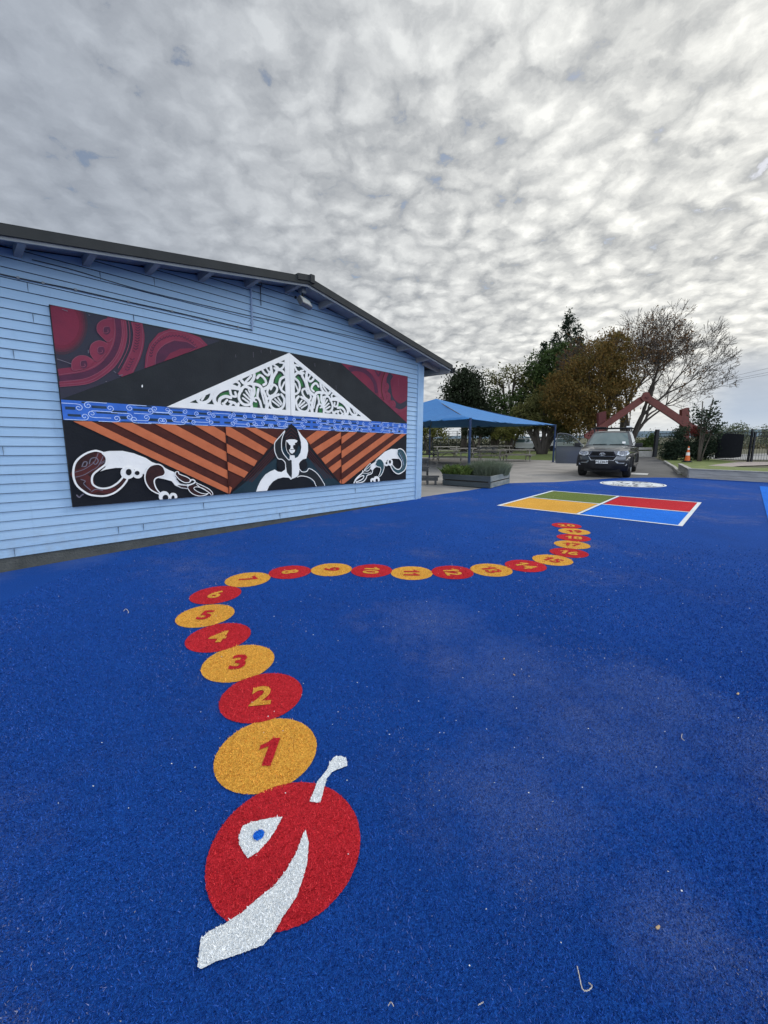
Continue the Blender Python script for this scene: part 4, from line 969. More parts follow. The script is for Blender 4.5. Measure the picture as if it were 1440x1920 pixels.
def clump_pts(blobs, ncl, per, rcl, shell=.55, flat=.75, pw=.7):
    """blobs: (cx,cy,cz,rx,ry,rz); returns leaf points and clump centres"""
    vol = np.array([b[3] * b[4] * b[5] for b in blobs]) ** pw; vol /= vol.sum(); C = []; P = []
    for _ in range(ncl):
        b = blobs[rng.choice(len(blobs), p=vol)]; d = rng.normal(size=3); d /= np.linalg.norm(d); r = rng.uniform(shell, 1.0) ** .6
        c = np.array(b[:3]) + d * np.array(b[3:]) * r; C.append(c); rr = rcl * rng.uniform(.55, 1.35)
        q = rng.normal(size=(int(per * rng.uniform(.6, 1.3)), 3)) * np.array([rr, rr, rr * flat]) * .55; P.append(c + q)
    return np.concatenate(P), np.array(C)
def curve(a, b, bend, n=5):
    a = Vector(a); b = Vector(b); mid = (a + b) / 2 + Vector(bend); out = []
    for i in range(n + 1):
        t = i / n; out.append(a * (1 - t) ** 2 + mid * 2 * t * (1 - t) + b * t * t)
    return out
M_bark = mat('bark', (.085, .07, .055), (.04, .033, .028), 6, .95, .9, 25, detail=8, stretch=(1, 1, .3))
M_barkp = mat('pale_bark', (.075, .064, .055), (.04, .034, .03), 5, .95, .9, 25, detail=8, stretch=(1, 1, .3))
def tree(name, base, blobs, ncl, per, rcl, lsize, lm, trunks, label, group, bark=None, nb=30, cat_='tree', shell=.5, trunk_name='trunk', thick=.06, pw=.7):
    """base: world point; blobs in world coords; trunks: list of (dx, dy, height, radius) leaning stems"""
    bark = bark or M_bark
    t = empty(name, tuple(base), 0, label, cat_, group); B = np.array(base)
    P, C = clump_pts([(b[0] - B[0], b[1] - B[1], b[2] - B[2], *b[3:]) for b in blobs], ncl, per, rcl, shell, pw=pw)
    leaves('crown', P, lsize, lm, t)
    mb = MB(); tops = []
    for dx, dy, h, r in trunks:
        c = curve((dx * .12, dy * .12, -.1), (dx, dy, h), (-dx * .15, 0, .1 * h), 6); n = len(c)
        mb.tube(c, [r * (1.35 if i == 0 else 1) * (1 - .5 * i / n) for i in range(n)], bark, 8); tops.append((c, r))
    idx = rng.choice(len(C), min(nb, len(C)), replace=False)
    for i in idx:
        c = Vector(C[i]); tc, r = min(tops, key=lambda q: (q[0][-1] - c).length); k = random.choice((3, 4, 5, 6)); k = min(k, len(tc) - 1); a = tc[k]
        if c.z < a.z: a = tc[max(1, k - 2)]
        q = curve(a, c, (random.uniform(-.3, .3), random.uniform(-.3, .3), random.uniform(.0, .5)), 4)
        mb.tube(q, [r * .42, r * .3, r * .2, thick * .5, thick * .3], bark, 5, cap=False)
    mb.build(trunk_name, t, smooth=True)
    return t
def blob(x, y, Y, rx, ry, dY=0, ryd=None):
    """photo-space ellipse at forward distance Y -> world ellipsoid"""
    c = at(x, y, Y + dY); e = at(x + rx, y, Y + dY); f = at(x, y - ry, Y + dY); R_ = (e - c).length * .92; return (c.x, c.y, c.z, R_, ryd or R_ * .9, (f - c).length)
L_dark = leaf_mat('leaf_dark', (.012, .018, .010), (.022, .032, .014), (.03, .042, .02))
L_mid = leaf_mat('leaf_mid', (.03, .055, .018), (.05, .08, .022), (.075, .11, .03))
L_con = leaf_mat('leaf_conifer', (.010, .020, .012), (.016, .030, .016), (.026, .045, .024))
L_brn = leaf_mat('leaf_autumn', (.085, .075, .022), (.12, .075, .02), (.19, .105, .025))
L_red = leaf_mat('leaf_russet', (.085, .055, .025), (.11, .055, .022), (.14, .075, .03))
L_olv = leaf_mat('leaf_olive', (.07, .075, .025), (.10, .10, .03), (.14, .13, .04))
L_bsh = leaf_mat('leaf_bush', (.014, .026, .018), (.026, .042, .024), (.045, .065, .035))
L_pal = leaf_mat('leaf_pale', (.09, .11, .07), (.13, .15, .10), (.17, .19, .13))
L_lav = leaf_mat('leaf_lavender', (.10, .13, .085), (.14, .17, .12), (.18, .21, .15))
L_ylw = leaf_mat('leaf_lime', (.09, .10, .025), (.13, .13, .03), (.16, .15, .04))
GT = 'trees along the school boundary'
def gp_(x, y, Y): p = at(x, y, Y); return (p.x, p.y, 0)
Y = 44; tree('evergreen_tree', gp_(870, 845, Y), [blob(872, 742, Y, 40, 47), blob(850, 768, Y, 24, 26), blob(893, 775, Y, 24, 34), blob(870, 715, Y, 28, 18)], 170, 75, .85, .30, L_dark, [(-.3, 0, 5.0, .30), (.25, .2, 4.6, .25)], 'dark round evergreen tree standing behind the blue canopy, nearest the building', GT, shell=.25)
Y = 46; tree('sparse_tree', gp_(925, 845, Y), [blob(935, 775, Y, 48, 42), blob(960, 800, Y, 30, 25), blob(920, 800, Y, 26, 22)], 150, 70, .85, .28, L_mid, [(-.5, 0, 4.4, .25), (.7, .3, 4.6, .25), (1.5, 0, 4.2, .2)], 'green tree with thin see-through top behind the ridge of the blue canopy', GT, shell=.2)
Y = 46.5; t_ = tree('feathery_tree', gp_(952, 845, Y), [blob(925, 715, Y, 26, 18), blob(958, 705, Y, 28, 20), blob(985, 725, Y, 24, 24)], 60, 26, .75, .26, L_olv, [(-.8, 0, 6.8, .16), (.4, .3, 7.4, .16), (1.6, 0, 6.6, .14)], 'feathery pale green treetop poking up between the dark round tree and the conifer', GT, nb=50, shell=.1)
# tall conifer with several spires
Y = 48; spires = [(1068, 582, 18), (1043, 618, 12), (1022, 640, 14), (1083, 610, 12), (1092, 618, 8), (1010, 680, 14), (1055, 640, 22)]
bl_ = []
for x, y, w_ in spires:
    k = 0; yy = y + 10
    while yy < 770:
        rr = min(w_ * .25 + (yy - y) * .24, 36); bl_.append(blob(x + (yy - y) * -.05, yy, Y, rr, 13, dY=random.uniform(-1, 1))); yy += 14
bl_ += [blob(1040, 740, Y, 46, 50), blob(1005, 770, Y, 28, 40)]
tree('tall_conifer', gp_(1040, 842, Y), bl_, 1300, 36, .36, .22, L_con, [(.2, 0, 11.0, .38), (-1.2, 0, 9.5, .26), (1.0, .2, 10.5, .26)], 'tall dark conifer with several ragged spires, the highest on its right', GT, nb=30, shell=.3, pw=.36)
Y = 46.5; tree('broadleaf_tree', gp_(1000, 845, Y), [blob(1008, 700, Y, 30, 34), blob(1038, 690, Y, 30, 36), blob(985, 760, Y, 28, 40), blob(1060, 660, Y, 22, 22)], 130, 70, .8, .28, L_mid, [(.3, 0, 7.0, .28), (1.2, 0, 7.6, .22)], 'mid green leafy tree hugging the foot of the tall conifer', GT, shell=.3)
# autumn tree
Y = 35; tree('autumn_tree', gp_(1125, 851, Y), [blob(1075, 740, Y, 58, 56), blob(1118, 690, Y, 58, 52), blob(1052, 735, Y, 40, 44), blob(1130, 745, Y, 60, 55), blob(1150, 660, Y, 38, 38), blob(1095, 775, Y, 55, 40), blob(1165, 700, Y, 36, 50)], 620, 56, .55, .18, L_brn, [(-.3, 0, 4.7, .26), (-1.4, .3, 4.9, .22), (.8, .2, 5.5, .26), (-2.2, 0, 4.2, .18)], 'broad autumn tree in dense brown and rust leaf behind the red gateway', GT, nb=70, shell=.35)
# bare tree: recursive limbs
def bare_tree(base, stems, label, group):
    t = empty('bare_tree', tuple(base), 0, label, 'tree', group); mb = MB(); tips = []
    def grow(p, d, L, r, dep, cen):
        n = 4; pts = [p]; rad = [r]; q = p.copy(); dd = d.copy()
        for i in range(n):
            dd = (dd + Vector((random.gauss(0, .11), random.gauss(0, .11), random.gauss(.02, .09)))).normalized(); q = q + dd * (L / n); pts.append(q.copy()); rad.append(max(.013, r * (1 - .38 * (i + 1) / n)))
        mb.tube(pts, rad, M_barkp, 6 if r > .07 else 4 if r > .03 else 3, cap=False)
        if dep == 0 or r < .006: tips.append(q); return
        k = 3 if dep > 2 and random.random() < .55 else 2
        ax0 = random.uniform(0, 6.28)
        for j in range(k):
            a = dd.orthogonal().normalized(); a.rotate(Matrix.Rotation(ax0 + j * 6.28 / k + random.uniform(-.5, .5), 3, dd)); sp = random.uniform(.28, .62)
            nd = (dd * math.cos(sp) + a * math.sin(sp)); nd = (nd + Vector((0, 0, .10)) + (q - cen).normalized() * .07).normalized()
            grow(q, nd, L * random.uniform(.64, .82), rad[-1] * (.86 if k == 2 else .78), dep - 1, cen)
        if dep <= 4:
            for _ in range(2):
                i = random.randint(1, n); a = dd.orthogonal().normalized(); a.rotate(Matrix.Rotation(random.uniform(0, 6.28), 3, dd)); grow(pts[i], (dd * .5 + a * .8).normalized(), L * .5, rad[i] * .45, max(0, dep - 3), cen)
    for (dx, dy, dz, L, r) in stems: grow(Vector((dx * .25, 0, -.1)), Vector((dx, dy, dz)).normalized(), L, r, 7, Vector((.5, 0, 3)))
    mb.build('trunk', t)
    return t, tips
Y = 38; bb = gp_(1172, 850, Y)
bt_, tips = bare_tree(bb, [(-.13, 0, 1, 3.4, .24), (.04, .15, 1, 3.7, .28), (.22, .1, 1, 3.6, .25), (.34, 0, 1, 3.0, .22), (-.22, -.1, 1, 2.9, .20)], 'large nearly bare tree with spreading limbs and few russet leaves behind the gateway', GT)
tp = np.array([tuple(v) for v in tips]); sel = tp[rng.random(len(tp)) < np.where(tp[:, 2] > 11, .06, np.where(tp[:, 0] < 1.2, .36, np.where(tp[:, 0] < 3, .18, .02)))]
leaves('crown', np.repeat(sel, 5, 0) + rng.normal(size=(len(sel) * 5, 3)) * .10, .17, L_red, bt_)
# gnarled olive tree in front
Y = 38; tree('gnarled_tree', gp_(1016, 852, Y), [blob(1010, 775, Y, 48, 26), blob(985, 782, Y, 32, 22), blob(1048, 790, Y, 34, 24), blob(1015, 752, Y, 26, 12), blob(1070, 805, Y, 26, 20)], 190, 70, .55, .20, L_olv, [(-.9, 0, 2.6, .22), (-2.0, .2, 2.9, .18), (.2, .1, 3.0, .26), (1.1, 0, 2.8, .22), (2.2, .2, 3.0, .16), (.6, -.3, 2.4, .2)], 'low olive green tree on gnarled spreading trunks beside the right pole of the canopy', GT, bark=M_barkp, nb=60, shell=.35)
# trees seen under the canopy
Y = 43; tree('small_tree', gp_(803, 842, 40), [blob(805, 805, 40, 24, 16), blob(790, 800, 40, 20, 16), blob(825, 812, 40, 16, 10)], 50, 60, .5, .2, L_ylw, [(-.5, 0, 2.0, .12), (.5, 0, 2.1, .12)], 'small lime leafed tree seen under the left end of the canopy', GT, bark=M_barkp, nb=16)
tree('small_tree', gp_(955, 846, 41), [blob(940, 812, 41, 20, 12), blob(968, 808, 41, 16, 12)], 45, 60, .5, .2, L_ylw, [(-.8, 0, 2.4, .15), (.5, 0, 2.6, .16), (1.4, .2, 2.6, .12)], 'small multi-stemmed yellow green tree under the middle of the canopy', GT, nb=16)
tree('small_tree', gp_(893, 846, 41), [blob(890, 805, 41, 24, 12), blob(912, 806, 41, 16, 10)], 45, 60, .5, .22, L_dark, [(-.9, 0, 2.9, .12), (.7, 0, 2.8, .14)], 'dark forked tree just right of the front pole of the canopy', GT, nb=16)
# sapling and bushes by the gateway (nearer)
GB = 'bushes beside the driveway gate'
Y = 25.2; sp = tree('sapling', gp_(1309, 865, Y), [blob(1322, 790, Y, 20, 30), blob(1335, 770, Y, 14, 22), blob(1308, 775, Y, 12, 28), blob(1340, 805, Y, 18, 20)], 62, 14, .28, .17, L_bsh, [(-.2, 0, 3.6, .045), (.5, .1, 3.8, .045), (1.1, 0, 2.9, .04), (.2, .1, 3.0, .05)], 'slim sapling with sparse dark leaves at the right end of the gateway', 'young trees on the verge', nb=50, shell=.0, thick=.03)
def bush(x, y, Y, bl2, n, lm, label, size=.13, group=GB, per=60, r=.32, name='bush'):
    return tree(name, gp_(x, y, Y), bl2, n, per, r, size, lm, [(-.3, 0, .8, .04), (.3, .1, .9, .04), (0, -.1, 1.0, .05)], label, group, nb=14, cat_='bush', shell=.2, trunk_name='stem', thick=.03)
bush(1268, 862, 27, [blob(1268, 835, 27, 22, 28), blob(1255, 848, 27, 14, 16), blob(1278, 812, 27, 12, 16), blob(1290, 845, 27, 16, 18)], 120, L_bsh, 'dark leafy bush behind the traffic cone, hiding the right gateway post')
bush(1322, 862, 27, [blob(1318, 838, 27, 18, 24), blob(1335, 835, 27, 14, 24), blob(1305, 848, 27, 14, 14)], 100, L_bsh, 'dark bush behind the sapling beside the black screen')
bush(1308, 822, 27.5, [blob(1309, 812, 27.5, 12, 12)], 26, leaf_mat('leaf_copper', (.10, .02, .02), (.14, .03, .025), (.18, .04, .03)), 'small reddish shrub by the lower right end of the red gateway', per=40)
bush(1212, 850, 37, [blob(1212, 838, 37, 20, 14), blob(1195, 840, 37, 14, 12), blob(1222, 826, 37, 10, 14)], 80, L_mid, 'green hedge bush over the low wall behind the pickup', size=.18, r=.45)
bush(1378, 866, 34, [blob(1372, 808, 34, 26, 12), blob(1395, 806, 34, 16, 12), blob(1352, 812, 34, 14, 8), blob(1378, 825, 34, 30, 16)], 90, L_pal, 'pale feathery shrub rising behind the black screen', size=.16, per=26, r=.4)
bush(1438, 866, 34, [blob(1442, 808, 34, 14, 8), blob(1440, 822, 34, 18, 14)], 30, L_pal, 'pale shrub beyond the gate at the right edge', size=.16, per=30, r=.4)
# rough bank beyond the fences
b_ = []
P = []
for x in range(786, 1060, 7):
    c = at(x, 838 + random.uniform(-5, 5), 56); P.append(np.array(c) + rng.normal(size=(190, 3)) * np.array([.9, .8, .55]))
o = leaves('hedge', np.concatenate(P), .3, leaf_mat('leaf_hedge', (.018, .024, .012), (.03, .036, .018), (.05, .052, .028))); tag(o, 'long rough hedge beyond the wire mesh fence, seen under the canopy', 'hedge')
P = []
for x in range(1225, 1480, 7):
    c = at(x, 846 - (x - 1225) * .04 + random.uniform(-2, 2), 52); P.append(np.array(c) * np.array([1, 1, 1]) + rng.normal(size=(110, 3)) * np.array([.7, .8, .55]))
o = leaves('hedge', np.concatenate(P), .28, leaf_mat('leaf_scrub', (.09, .085, .04), (.14, .125, .065), (.18, .16, .09))); tag(o, 'tawny rough scrub beyond the black gates on the right', 'scrub')
M_road = mat('far_road', (.30, .30, .29), (.24, .24, .235), 2, .9)
sheet('road', [(22, 27.2), (80, 17), (80, 30), (46, 40), (26, 34)], -.001, M_road)
# low hills on the horizon
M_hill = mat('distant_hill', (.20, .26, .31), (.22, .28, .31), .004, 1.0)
b = MB(); n = 90; pts = []
for i in range(n + 1):
    a = math.radians(-60 + 130 * i / n); R0 = 1500; h_ = 8 + 14 * max(0, math.sin(i * .19 + 1.1)) + 4 * math.sin(i * .53); pts.append((math.sin(a) * R0, math.cos(a) * R0, max(3, h_)))
for p, q in zip(pts[:-1], pts[1:]):
    b.face([(p[0], p[1], -2), (q[0], q[1], -2), (q[0], q[1], q[2]), (p[0], p[1], p[2])], M_hill)
    b.face([(p[0], p[1], p[2]), (q[0], q[1], q[2]), (q[0] * 1.3, q[1] * 1.3, -2), (p[0] * 1.3, p[1] * 1.3, -2)], M_hill)
tag(b.build('hills', smooth=True), kind='structure')
# ------------------------------------------------------------------ shade canopy
M_pole = mat('canopy_pole_blue', (.022, .045, .11), (.015, .03, .075), 6, .4, metal=.3)
M_cloth = mat('canopy_fabric', (.045, .18, .42), (.038, .15, .37), 3, .85, .3, 200, detail=6)
cn = empty('shade_canopy', (3.6, 24.4, 0), label='bright blue fabric shade canopy on four poles over the picnic tables', cat='canopy')
c0_ = Vector((3.6, 24.4, 0))
def cp(x, y, Y): v = at(x, y, Y) - c0_; return v
cF, cR_, cBk = cp(882, 785, 17.0), cp(1041.5, 797, 25.2), cp(806, 802, 32.0)
cL = cF + cBk - cR_; cL.z = (cF.z + cBk.z) / 2; pk = cp(818, 747.5, 24.6)
for c_ in (cF, cR_, cBk, cL):
    b = MB(); b.tube([(c_.x, c_.y, 0), (c_.x, c_.y, c_.z + .03)], .055, M_pole, 12); b.tube([(c_.x, c_.y, -.0), (c_.x, c_.y, .015)], .13, M_pole, 12); b.build('pole', cn)
b = MB(); cor = [cF, cR_, cBk, cL]; N = 14
def sag(a, c2, t, amt): p = a.lerp(c2, t); p.z -= amt * .4 * 4 * t * (1 - t); inn = (pk - p); inn.z = 0; return p + inn.normalized() * (.45 * 4 * t * (1 - t))
for i in range(4):
    A, B2 = cor[i], cor[(i + 1) % 4]; rows = []
    for r in range(9):
        u = r / 8; row = []
        for j in range(N + 1):
            e = sag(A, B2, j / N, .10); p = e.lerp(pk, u); p.z -= .28 * 4 * u * (1 - u) * .35; row.append(p)
        rows.append(row)
    for r in range(8):
        for j in range(N):
            q = [rows[r][j], rows[r][j + 1], rows[r + 1][j + 1], rows[r + 1][j]]
            b.face(q if r < 7 else q[:3], M_cloth)
cv = b.build('fabric', cn, smooth=False); shade_auto(cv, 12)
md = cv.modifiers.new('thick', 'SOLIDIFY'); md.thickness = .012
b = MB(); b.tube([cF, pk], .03, M_pole, 6); b.tube([cR_, pk], .03, M_pole, 6); b.tube([cBk, pk], .03, M_pole, 6); b.tube([cL, pk], .03, M_pole, 6)
for v in b.v: pass
b.v = [(x, y, z - .09) for x, y, z in b.v]; b.build('ridge_pole', cn)

# ------------------------------------------------------------------ picnic tables
M_wood = mat('weathered_timber', (.36, .33, .28), (.22, .20, .17), 5, .9, .6, 35, detail=8, stretch=(.3, 3, 3))
M_woodd = mat('dark_weathered_timber', (.085, .085, .085), (.05, .052, .055), 5, .9, .6, 35, detail=8, stretch=(.3, 3, 3))
def picnic(L, H, loc, rz, label, m=M_wood, proto=None):
    t = empty('picnic_table', loc, rz, label, 'picnic table', 'picnic tables under the canopy')
    W_ = .72; sh = H * .58; by = .66
    b = MB()
    for i in range(5): y0 = -W_ / 2 + i * W_ / 5; b.box((-L / 2, y0 + .006, H - .06), (L / 2, y0 + W_ / 5 - .006, H), m)
    b.build('table_top', t, bevel=.004)
    for s_ in (-1, 1):
        b = MB()
        for i in range(2): y0 = s_ * by - .13 + i * .13; b.box((-L / 2, y0 + .005, sh - .045), (L / 2, y0 + .125, sh), m)
        b.build('seat', t, bevel=.004)
    for sx in (-1, 1):
        x = sx * (L / 2 - .32)
        for sy in (-1, 1):
            b = MB(); b.beam((x, sy * .72, 0), (x, sy * .26, H - .05), .045, .095, m, up=(0, 1, 0)); b.build('leg', t)
        b = MB(); b.beam((x + .05, -.80, sh - .09), (x + .05, .80, sh - .09), .045, .09, m); b.beam((x + .05, -.36, H - .09), (x + .05, .36, H - .09), .045, .08, m)
        b.beam((x + .02, 0, sh - .09), (sx * .12, 0, H - .06), .04, .08, m, up=(0, 1, 0)); b.build('brace', t)
    return t
def pt(x, y, H, L, rz, label, m=M_wood): g = G(x, y); return picnic(L, H, (g[0], g[1], 0), math.radians(rz), label, m)
pt(842, 869, .70, 2.0, -12, 'picnic table just left of the front canopy pole, partly behind the planter')
pt(918, 865, .72, 1.9, -20, 'picnic table behind the lavender in the planter')
pt(968, 864, .74, 2.1, -8, 'picnic table with pale top at the right end of the group, near the open yard')
pt(837, 852, .74, 2.4, -4, 'far picnic table seen through the left half of the canopy, on the lawn edge')
pt(926, 850, .74, 3.4, -4, 'long far picnic table behind the middle of the group')
pt(800, 862, .70, 1.6, -10, 'dark picnic table next to the building corner beneath the canopy', M_woodd)
pt(868, 858, .74, 2.0, -6, 'middle row picnic table seen to the left of the front canopy pole')
pt(905, 857, .74, 2.2, -6, 'middle row picnic table just behind the lavender table', M_woodd)
# tiered bench
g = G(800, 905); tb = empty('tiered_bench', (g[0] - .28, g[1] + .25, 0), math.radians(-8), 'dark grey timber bench in three stepped tiers at the building corner', 'bench')
for k, (x1, h_) in enumerate(((.42, .82), (.40, .56), (.74, .28))):
    b = MB(); y0 = -.0 - k * .34
    for i in range(2): b.box((-1.2, y0 - .14 + i * .14, h_ - .04), (x1, y0 - .012 + i * .14, h_), M_woodd)
    b.box((-1.2, y0 - .15, h_ - .15), (x1 - .04, y0 - .11, h_ - .045), M_woodd); b.build('tier', tb, bevel=.004)
for x, hs_ in ((.33, .8), (.10, .55), (.62, .26), (.36, .26)):
    b = MB(); yy = {.8: .0, .55: -.34, .26: -.66}[hs_]; b.box((x - .035, yy - .19, 0), (x + .035, yy - .155, hs_ + (.0)), M_woodd); b.build('leg', tb)

# ------------------------------------------------------------------ planter with two plants
M_plk = mat('planter_timber', (.065, .078, .084), (.04, .048, .052), 4, .8, .6, 30, detail=8, stretch=(.4, .4, 3))
M_plp = mat('planter_paler_timber', (.26, .27, .26), (.10, .13, .13), 3, .9, .6, 30, detail=9, stretch=(1, 1, 2))
M_soil = mat('soil', (.03, .022, .016), (.05, .04, .03), 20, .95, .8, 60)
pL, pC, pR = Vector(G(830.6, 909.5)), Vector(G(918.8, 916)), Vector(G(954, 906.5)); pQ = pL + pR - pC
pc0 = (pL + pR) / 2
plt = empty('planter_box', tuple(pc0), label='low square planter of dark weathered timber boards at the edge of the turf', cat='planter')
cs = [p - pc0 for p in (pL, pC, pR, pQ)]
for i in range(4):
    a, c2 = cs[i], cs[(i + 1) % 4]; d = (c2 - a).normalized()
    for z0, z1 in ((.015, .165), (.20, .365)):
        b = MB(); b.beam((a.x, a.y, (z0 + z1) / 2), (c2.x, c2.y, (z0 + z1) / 2), .045, z1 - z0, M_plp if i == 1 else M_plk); b.build('board', plt, bevel=.004)  # boards of one side get the paler timber
b = MB()
for a in cs: q = a * .96; b.box((q.x - .04, q.y - .04, 0), (q.x + .04, q.y + .04, .34), M_plk)
b.prism([(p.x * .97, p.y * .97) for p in cs], [], .02, .16, M_woodd, flatfn(0)); b.build('inner_frame', plt)
b = MB(); b.prism([(p.x * .96, p.y * .96) for p in cs], [], .16, .31, M_soil, flatfn(0)); b.build('soil', plt)
def blades(name, cx, cy, z, rx, ry, n, hmin, hmax, w_, lean, m, parent, rz=0):
    me = MB(); V = []; 
    for _ in range(n):
        a = random.uniform(0, 6.28); r = math.sqrt(random.random()); x = cx + rx * r * math.cos(a); y = cy + ry * r * math.sin(a); h_ = random.uniform(hmin, hmax) * (1 - .3 * r * r)
        dx, dy = (x - cx) / rx * lean * h_ + random.gauss(0, .12) * h_, (y - cy) / ry * lean * h_ + random.gauss(0, .12) * h_; t = random.uniform(0, 3.14); wx, wy = math.cos(t) * w_ / 2, math.sin(t) * w_ / 2
        p0 = (x - wx, y - wy, z); p1 = (x + wx, y + wy, z); m0 = (x + dx * .45 - wx * 1.1, y + dy * .45 - wy * 1.1, z + h_ * .6); m1 = (x + dx * .45 + wx * 1.1, y + dy * .45 + wy * 1.1, z + h_ * .6); tp_ = (x + dx, y + dy, z + h_)
        me.face([p0, p1, m1, m0], m); me.face([m0, m1, tp_], m)
    return me.build(name, parent)
lv = empty('lavender_plant', (pc0.x + .42, pc0.y + .05, .30), label='spiky grey green lavender filling the right of the planter', cat='plant')
blades('foliage', 0, 0, 0, .62, .50, 3200, .26, .60, .011, .45, L_lav, lv)
lp = empty('broadleaf_plant', (pc0.x - .62, pc0.y + .12, .30), label='bright green broad leafed plant filling the left of the planter', cat='plant')
L_bl = leaf_mat('leaf_broad', (.05, .09, .02), (.08, .13, .03), (.14, .18, .05)); 
blades('foliage', 0, 0, 0, .45, .45, 300, .16, .40, .055, .9, L_bl, lp)
P_, _q = clump_pts([(0, 0, .16, .48, .45, .16)], 40, 16, .12, .2); leaves('leaves', P_, .13, L_bl, lp, .45)

# ------------------------------------------------------------------ retaining timber wall and raised grass (right)
M_slp = mat('sleeper_timber', (.40, .39, .36), (.24, .235, .22), 3, .9, .7, 30, detail=9, stretch=(.5, .5, 3))
a0, a1, a2 = Vector(G(1273, 884)), Vector(G(1291.4, 896)), Vector(G(1440, 904.5)); a2 = a1 + (a2 - a1) * 3.2
tw = empty('timber_retaining_wall', tuple(a1), label='low grey timber sleeper wall edging the raised grass at the right', cat='wall')
for p, q, nm in ((a0, a1, 0), (a1, a2, 1)):
    d = (q - p).normalized(); nn = Vector((-d.y, d.x, 0))
    for k in range(2):
        b = MB(); z0 = -.01 + k * .165; p_, q_ = p - a1, q - a1
        if nm == 0: q_ = q_ - d * .05
        b.beam((p_.x, p_.y, z0 + .08), (q_.x, q_.y, z0 + .08), .09, .16, M_slp); b.build('sleeper', tw, bevel=.006)
    b = MB(); b.beam((p_.x, p_.y, .335), (q_.x, q_.y, .335), .15, .03, M_slp); b.build('capping', tw, bevel=.004)
inn = Vector((.62, .78, 0)); rg = [a0 + Vector((.06, -.02, 0)), a1 + Vector((.02, .06, 0)), a2 + Vector((0, .05, 0)), a2 + inn * 9, a0 + inn * 4.5]
b = MB(); gpt = [(p.x, p.y) for p in (a0 + Vector((.05, -.03, 0)), a1 + Vector((.03, .06, 0)), a2 + Vector((0, .06, 0)))]
z_ = .315
f1 = [Vector((*p, z_)) for p in gpt]; back = [Vector((a0.x + 2.8, a0.y + 1.9, .02)), Vector((a1.x + 6.5, a1.y + 4.5, .02)), Vector((a2.x + 8, a2.y + 8, .02))]
b.face([f1[0], f1[1], back[1], back[0]], M_lawn); b.face([f1[1], f1[2], back[2], back[1]], M_lawn)
bk2 = [v + Vector((.5, .5, -.05)) for v in back]
o = b.build('grass_bank'); tag(o, kind='structure')
M_path = mat('pinkish_path', (.34, .29, .26), (.27, .23, .21), 5, .9, .4, 60)
pth = [G(*p, .03)[:2] for p in ((1300, 876.5), (1345, 870.5), (1385, 866.2), (1440, 866), (1500, 866.5), (1500, 873.5), (1440, 872), (1390, 873.5), (1345, 877.5))]
sheet('path', pth, .03, M_path)
M_kerb = mat('concrete_kerb', (.36, .35, .32), (.26, .25, .23), 6, .9, .4, 60)
b = MB(); kp = [G(1246, 866.5), G(1256, 873), G(1265, 878.5), G(1274, 889)]
for p, q in zip(kp[:-1], kp[1:]): b.beam((p[0], p[1], .04), (q[0], q[1], .04), .13, .1, M_kerb)
tag(b.build('kerb'), kind='structure')

# ------------------------------------------------------------------ red gateway
M_rgt = mat('gateway_red_paint', (.135, .036, .028), (.09, .026, .022), 4, .6, .4, 25, detail=7)
M_rgd = mat('gateway_dark_red', (.09, .02, .02), (.07, .018, .018), 5, .7)
YG = 30.5
gb = at(1208, 860, YG); gw = empty('carved_gateway', (gb.x, YG, 0), label='red gabled timber gateway with two flanking posts spanning the driveway', cat='gateway')
g_ = lambda x, y, dY=0: at(x, y, YG + dY) - Vector((gb.x, YG, 0))
fz = lambda a, c, d: (a, -d, c)
def gpoly(name, pts, d0, d1, m, holes=()):
    b = MB(); q = [(g_(x, y).x, g_(x, y).z) for x, y in pts]; hs = [[(g_(x, y).x, g_(x, y).z) for x, y in h] for h in holes]
    b.prism(q, hs, d0, d1, m, fz)
    b.prism(q, hs, None, d0, m, fz); return b.build(name, gw, bevel=.0)
h_l = [circ(1101 + dx, 816 + dy, 1.3, 8) for dx, dy in ((0, 1), (5, 1), (2, -4), (7, -4), (6, 5))]
h_r = [circ(1306 + dx, 810 + dy, 1.4, 8) for dx, dy in ((0, 0), (5, 3), (2, 7), (8, 9), (-3, 5))]
gpoly('bargeboard', [(1208, 740), (1196, 746), (1116, 803), (1096, 814), (1094, 820), (1102, 824), (1112, 819), (1130, 806), (1208, 752)], 0, .16, M_rgt, h_l)
gpoly('bargeboard', [(1208, 740), (1220, 744), (1296, 794), (1318, 806), (1321, 812), (1316, 820), (1303, 821), (1292, 810), (1268, 792), (1208, 752)], .004, .164, M_rgt, h_r)
gpoly('gable_mask', [(1198, 747), (1203, 737), (1208, 735.5), (1213, 737), (1218, 746), (1214, 753), (1202, 753)], .17, .26, M_rgt)
for xa, xb, yt, yb_ in ((1122.5, 1137, 772, 862), (1279, 1293, 765, 864)):
    gpoly('post', [(xa, yt + 3), (xb - 2, yt - 1), (xb, yt), (xb - .5, yb_), (xa + .5, yb_)], -.3, -.01, M_rgt if xa > 1200 else M_rgd)
b = MB(); q1, q2 = g_(1205, 746), g_(1211, 746)
b.beam((q1.x, -.28, q1.z), (q2.x, -.28, q2.z), .1, .1, M_rgd); b.build('collar', gw)

